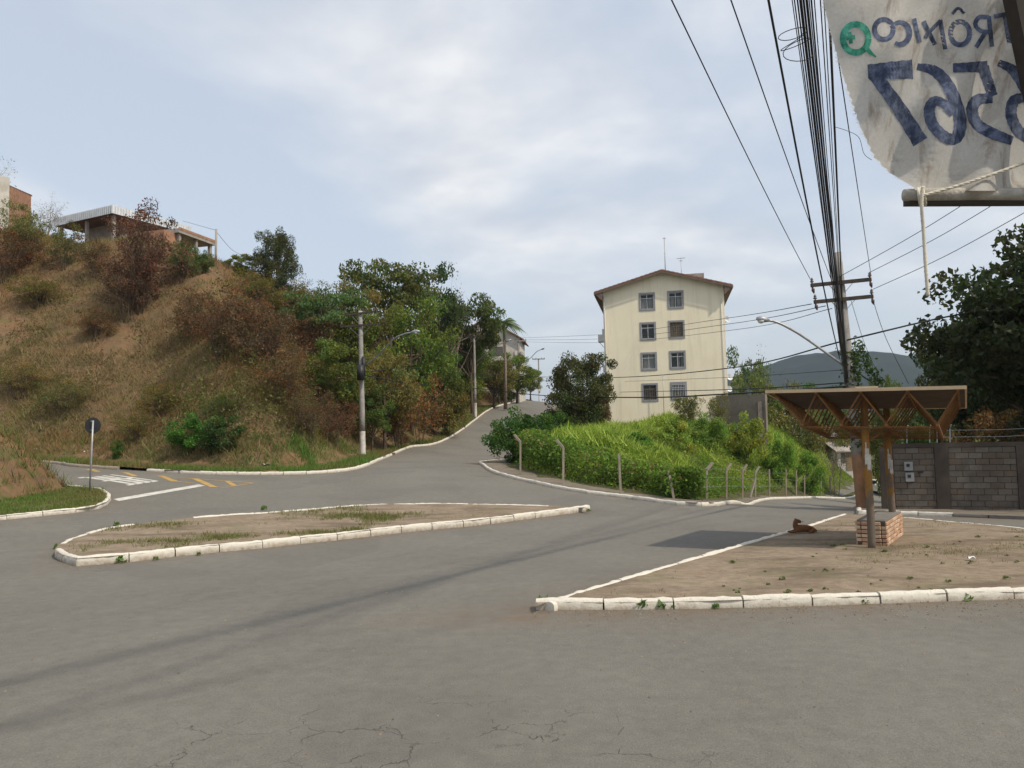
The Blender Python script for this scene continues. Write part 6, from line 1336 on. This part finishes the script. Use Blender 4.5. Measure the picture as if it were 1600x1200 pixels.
# ------------------------------------------------------------------ white car down the street
def car():
    c = at(1373, 772, 84); g = ef(c.x, c.y); o = empty('parked_car', (c.x+.25, c.y, g), 'white car seen down the street between the shelter posts', 'car'); x0 = o.location.x
    paint = simple('car_white', (.72, .73, .74), .04, 3, .3, .5)
    prof = [(-2.05, .32), (-2.1, .62), (-2.0, .85), (-1.25, .98), (-.65, 1.42), (.75, 1.46), (1.5, 1.05), (2.0, .98), (2.08, .6), (2.02, .32)]   # along depth, front towards viewer
    V = []; n = len(prof)
    for sx in (-1, -.93, .93, 1):
        for (y, z) in prof: k = (1 if z < 1.0 else .80); yy = y; V.append((x0+sx*.82*k*(1 if abs(sx) < 1 else 1.02), c.y+yy, g+z*(1 if abs(sx) < 1 else .97)))
    F = []
    for i in range(3):
        for j in range(n): F.append((i*n+j, i*n+(j+1) % n, (i+1)*n+(j+1) % n, (i+1)*n+j))
    F += [tuple(range(n-1, -1, -1)), tuple(3*n+j for j in range(n))]
    mb = MB(); mb.add(V, F); mb.build('body', paint, o, False)
    gl_ = M['black']
    mb = MB(); mb.add([(x0-.66, c.y-1.24, g+1.03), (x0+.66, c.y-1.24, g+1.03), (x0+.58, c.y-.70, g+1.40), (x0-.58, c.y-.70, g+1.40)], [(0, 1, 2, 3)]); mb.build('windscreen', gl_, o)
    for sx in (-1, 1):
        mb = MB(); q = x0+sx*.80; mb.add([(q, c.y-.95, g+1.02), (q, c.y+1.2, g+1.02), (q-sx*.115, c.y+.7, g+1.38), (q-sx*.115, c.y-.6, g+1.36)], [(0, 1, 2, 3)]); mb.build('side_window', gl_, o)
        mb = MB(); mb.box((x0+sx*.58, c.y-2.09, g+.7), (.34, .06, .16)); mb.build('headlight', M['lampglass'], o)
        mb = MB(); mb.box((x0+sx*.92, c.y-.85, g+1.02), (.2, .08, .13)); mb.build('mirror', paint, o)
        for yy in (-1.3, 1.3):
            mb = MB(); w = x0+sx*.74; mb.tube([(w-.1, c.y+yy, g+.31), (w+.1, c.y+yy, g+.31)], .31, 16); wh = mb.build('wheel', M['black'], o); mb = MB(); mb.tube([(w+sx*.1, c.y+yy, g+.31), (w+sx*.115, c.y+yy, g+.31)], .18, 12); mb.build('rim', M['steel'], wh)
    mb = MB(); mb.box((x0, c.y-2.1, g+.36), (1.2, .06, .1)); mb.build('bumper_grille', M['black'], o); mb = MB(); mb.box((x0, c.y-2.15, g+.5), (.4, .02, .12)); mb.build('number_plate', M['alu'], o)
car()
# ------------------------------------------------------------------ hand-painted cloth banner seen from behind
def m_cloth():
    mt = bpy.data.materials.new('weathered_cloth'); mt.use_nodes = True; t = NT(mt.node_tree); b = t.N['Principled BSDF']; out = t.N['Material Output']; p = t.pos()
    n = t.noise(p, 5, 6, .6); c = t.ramp(n, .3, .7, (.50, .47, .42), (.66, .64, .60)); c = t.mix(.3, c, t.ramp(t.noise(p, 90, 2), .3, .7, (.45, .43, .39), (.7, .68, .64)))
    sv = t.n('Mapping', {'Vector': p, 'Scale': (7, 7, 1.7), 'Rotation': (0, R(-28), 0)}).outputs[0]; st = t.ramp(t.noise(sv, 1.6, 6, .68), .53, .66); c = t.mix(t.m('MULTIPLY', st, .6), c, (.20, .125, .07))
    t.set(b.inputs['Base Color'], c); b.inputs['Roughness'].default_value = .95; b.inputs['Specular IOR Level'].default_value = .05
    t.set(b.inputs['Normal'], t.bump(t.noise(p, 320, 2), .25, .002))
    tr = t.n('BsdfTranslucent', {0: c}); ms = t.n('MixShader', {0: .42, 1: b.outputs[0], 2: tr.outputs[0]}); t.L.new(ms.outputs[0], out.inputs[0]); return mt
def m_bpaint(name, c):
    mt = bpy.data.materials.new(name); mt.use_nodes = True; t = NT(mt.node_tree); b = t.N['Principled BSDF']; out = t.N['Material Output']; p = t.pos()
    n = t.noise(p, 24, 5, .7); f = t.ramp(n, .42, .66); cc = t.mix(t.m('MULTIPLY', f, .75), c, tuple(min(1, x*2.6+.12) for x in c)); t.set(b.inputs['Base Color'], cc); b.inputs['Roughness'].default_value = .9
    tr = t.n('BsdfTranslucent', {0: cc}); ms = t.n('MixShader', {0: .25, 1: b.outputs[0], 2: tr.outputs[0]}); t.L.new(ms.outputs[0], out.inputs[0]); return mt
YBN = 3.0
ledge = [(1281, -60), (1286, 0), (1296, 45), (1318, 120), (1343, 195), (1366, 245), (1390, 270), (1420, 288), (1432, 296)]
def left_x(py): return float(np.interp(py, [q[1] for q in ledge], [q[0] for q in ledge]))
def by(px, py):
    d = (px-1283)/40.0; return YBN+.045*math.sin((px+py*.55)/17.0+.8*math.sin(py/60.0))*min(1, max(.15, (px-1290)/120))+.02*math.sin(px/37.0-py/55.0)-.05*max(0, (py-240)/60)**2
def bpt(px, py, off=0.0): return at(px, py, by(px, py)-off)
ban = empty('banner', at(1440, 298, YBN), 'ragged white cloth banner with blue painted lettering seen from behind', 'banner')
mb = MB(); rows = np.linspace(-60, 298, 64); nc = 72; V = []
for py in rows:
    lx = left_x(py)+1.2*math.sin(py*1.7)+.8*math.sin(py*.53)
    for k in range(nc+1): px = lx+(1900-lx)*(k/nc)**1.25; V.append(bpt(px, py+.02*(1900-px)*0))
mb.add(V, [(i*(nc+1)+k, i*(nc+1)+k+1, (i+1)*(nc+1)+k+1, (i+1)*(nc+1)+k) for i in range(len(rows)-1) for k in range(nc)]); mb.build('cloth', m_cloth(), ban, True)
blue = m_bpaint('faded_blue_paint', (.045, .062, .115)); grn = m_bpaint('green_paint', (.02, .22, .15))
def stroke(pts, w, name, mat, k=1):
    """brush stroke as a ribbon laid on the cloth; w: width in the banner's own pixels or list"""
    P = [(v.x, v.y) for v in smooth_curve([Vector((a, b, 0)) for a, b in pts], 9)] if len(pts) > 2 else [(pts[0][0]+(pts[1][0]-pts[0][0])*i/14, pts[0][1]+(pts[1][1]-pts[0][1])*i/14) for i in range(15)]
    n = len(P); V = []
    for i, (x, y) in enumerate(P):
        dx = P[min(i+1, n-1)][0]-P[max(i-1, 0)][0]; dy = P[min(i+1, n-1)][1]-P[max(i-1, 0)][1]; L = math.hypot(dx, dy) or 1; u = i/(n-1); ww = (np.interp(u, np.linspace(0, 1, len(w)), w) if hasattr(w, '__len__') else w)/2*(1+.05*math.sin(i*1.9))
        for s in (-1, -.33, .33, 1): V.append(bpt(x-dy/L*ww*s, y+dx/L*ww*s, .0022+.0004*k))
    F = [(i*4+j, i*4+j+1, i*4+j+5, i*4+j+4) for i in range(n-1) for j in range(3)]; return V, F
def glyph(name, strokes, mat):
    mb = MB()
    for k, (p, w) in enumerate(strokes): mb.add(*stroke(p, w, name, mat, k))
    o = mb.build('painted_letter', mat, ban, False); return o
def ring(cx, cy, rx, ry, a0=0, a1=360, tilt=0): return [(cx+rx*math.cos(R(a))+tilt*ry*math.sin(R(a)), cy+ry*math.sin(R(a))) for a in np.linspace(a0, a1, 17)]
glyph('symbol', [(ring(1337, 60, 20, 22), 10), ([(1318, 60), (1336, 58)], 7), ([(1327, 50), (1330, 68)], 6), ([(1352, 72), (1360, 82), (1369, 89)], [9, 6, 2])], grn)
glyph('o', [(ring(1381, 46, 14.5, 15.5), 8)], blue)
glyph('c', [(ring(1406, 52, 15, 17, -125, 120), [6, 9, 9, 6])], blue)
glyph('i', [([(1428, 29), (1437, 66)], 7)], blue)
glyph('n', [([(1443, 33), (1461, 70)], 7), ([(1469, 31), (1477, 77)], 7), ([(1470, 32), (1450, 52), (1446, 60)], 6)], blue)
glyph('o', [(ring(1500, 52, 15, 18), 8), ([(1488, 22), (1497, 13), (1507, 21)], 5)], blue)
glyph('r', [([(1545, 25), (1550, 73)], 7), ([(1545, 27), (1530, 27), (1524, 38), (1532, 48), (1547, 50)], 7), ([(1540, 50), (1525, 74)], 7)], blue)
glyph('t', [([(1553, 26), (1583, 20)], 7), ([(1570, 24), (1577, 68)], 7)], blue)
glyph('7', [([(1356, 112), (1426, 108)], [22, 27, 30]), ([(1364, 114), (1402, 165), (1438, 222)], [20, 22, 25])], blue)
glyph('6', [([(1433, 104), (1462, 112), (1485, 140), (1500, 185), (1496, 213), (1480, 216), (1458, 196), (1452, 172), (1460, 158), (1476, 163), (1488, 180)], [10, 18, 20, 20, 18, 18, 18, 16, 14, 10])], blue)
glyph('5', [([(1489, 106), (1543, 104)], [14, 18]), ([(1536, 104), (1551, 150)], [18, 16]), ([(1551, 154), (1528, 156), (1519, 172), (1527, 194), (1550, 208), (1582, 220)], [14, 18, 19, 18, 18, 14])], blue)
glyph('6', [([(1560, 98), (1585, 112), (1608, 150), (1622, 190), (1612, 214), (1592, 205), (1580, 180), (1584, 158), (1600, 152)], [10, 18, 20, 20, 18, 18, 18, 14])], blue)
glyph('e', [([(1600, 20), (1596, 66)], 7)], blue)
# frayed edge threads
mb = MB(); r = random.Random(8)
for i in range(340):
    py = r.uniform(-20, 296); lx = left_x(py); L = r.uniform(2, 8); a = bpt(lx+1, py); b = bpt(lx-L, py+r.uniform(-3, 3.5)); c = bpt(lx+1, py+.6); mb.add([a, b, c], [(0, 1, 2)])
mb.build('frayed_edge', M['curtain'], ban)
# wooden rod along the hem
M['rodwood'] = simple('rod_wood', (.46, .43, .38), .3, 12, .9, .1, bump=.3, dirt=(.12, .09, .06), dirt_amt=.7)
mb = MB(); P = [at(1412, 305, YBN-.04), at(1440, 304, YBN-.045), at(1520, 303.5, YBN-.045), at(1620, 304, YBN-.04), at(1900, 303, YBN-.03)]; mb.tube(P, [.022, .025, .024, .025, .025], 12); mb.build('rod', M['rodwood'], ban, True)
mb = MB(); P = [at(1416, 313, YBN-.02), at(1900, 311, YBN-.02)]; mb.beam(P[0], P[1], .05, .035); mb.build('batten', M['darkwood'], ban)
# frame post of dark wood that carries the banner
mb = MB(); mb.beam(at(1576, -90, YBN-.12), at(1664, 330, YBN-.12), .085, .07, (0, 1, 0)); mb.build('frame_post', M['darkwood'], ban)
# support further along, out to the ground
mb = MB(); a = at(1905, 320, YBN-.02); mb.beam(Vector((a.x, a.y, ef(a.x, a.y)-.1)), a+Vector((0, 0, 1.6)), .1, .1); mb.build('support_post', M['darkwood'], ban)
M['cord'] = simple('cotton_cord', (.62, .57, .47), .15, 40, .95, .05)
def twisted(P, rad, n=30, tw=26):
    P = smooth_curve(P, max(4, n//len(P))); mb = MB(); k = len(P)
    for ph in (0, 2.09, 4.19):
        Q = []
        for i, p in enumerate(P): d = (P[min(i+1, k-1)]-P[max(i-1, 0)]).normalized(); u = d.orthogonal().normalized(); w = d.cross(u); a = ph+i/k*tw; Q.append(p+(u*math.cos(a)+w*math.sin(a))*rad*.55)
        mb.tube(Q, rad*.62, 5)
    return mb
mb = twisted([at(1442, 292, YBN-.1), at(1440, 318, YBN-.1), at(1443, 360, YBN-.09), at(1446, 410, YBN-.09), at(1450, 462, YBN-.09)], .0065, 60, 70)
for ph in range(3): mb.tube([at(1434+ph*4, 293, YBN-.05), at(1435+ph*4, 300, YBN-.082), at(1437+ph*4, 311, YBN-.082), at(1438+ph*4, 320, YBN-.04)], .006, 6)
tag(mb.build('hanging_cord', M['cord'], None, True), 'frayed cord knotted on the banner rod and hanging straight down', 'cord')
mb = twisted([at(1440, 306, YBN-.085), at(1500, 289, YBN-.09), at(1560, 269, YBN-.1), at(1625, 246, YBN-.1), at(1700, 222, YBN-.1)], .006, 50, 60); tag(mb.build('guy_cord', M['cord'], None, True), 'taut cord slanting across the lower edge of the banner', 'cord')

# ------------------------------------------------------------------ haze
def haze():
    me = bpy.data.meshes.new('haze'); bm = bmesh.new(); bmesh.ops.create_cube(bm, size=1.0); bm.to_mesh(me); bm.free(); o = link('haze', me, None, (0, 800, 110)); o.scale = (9200, 9600, 300); tag(o, 'thin pale haze in the air over the whole valley', 'haze', kind='stuff')
    mt = bpy.data.materials.new('haze'); mt.use_nodes = True; t = NT(mt.node_tree); t.N.clear(); out = t.n('OutputMaterial'); v = t.n('VolumePrincipled', {'Color': (.62, .72, .88), 'Density': .00015, 'Anisotropy': .3}); t.L.new(v.outputs[0], out.inputs['Volume']); me.materials.append(mt)
haze()
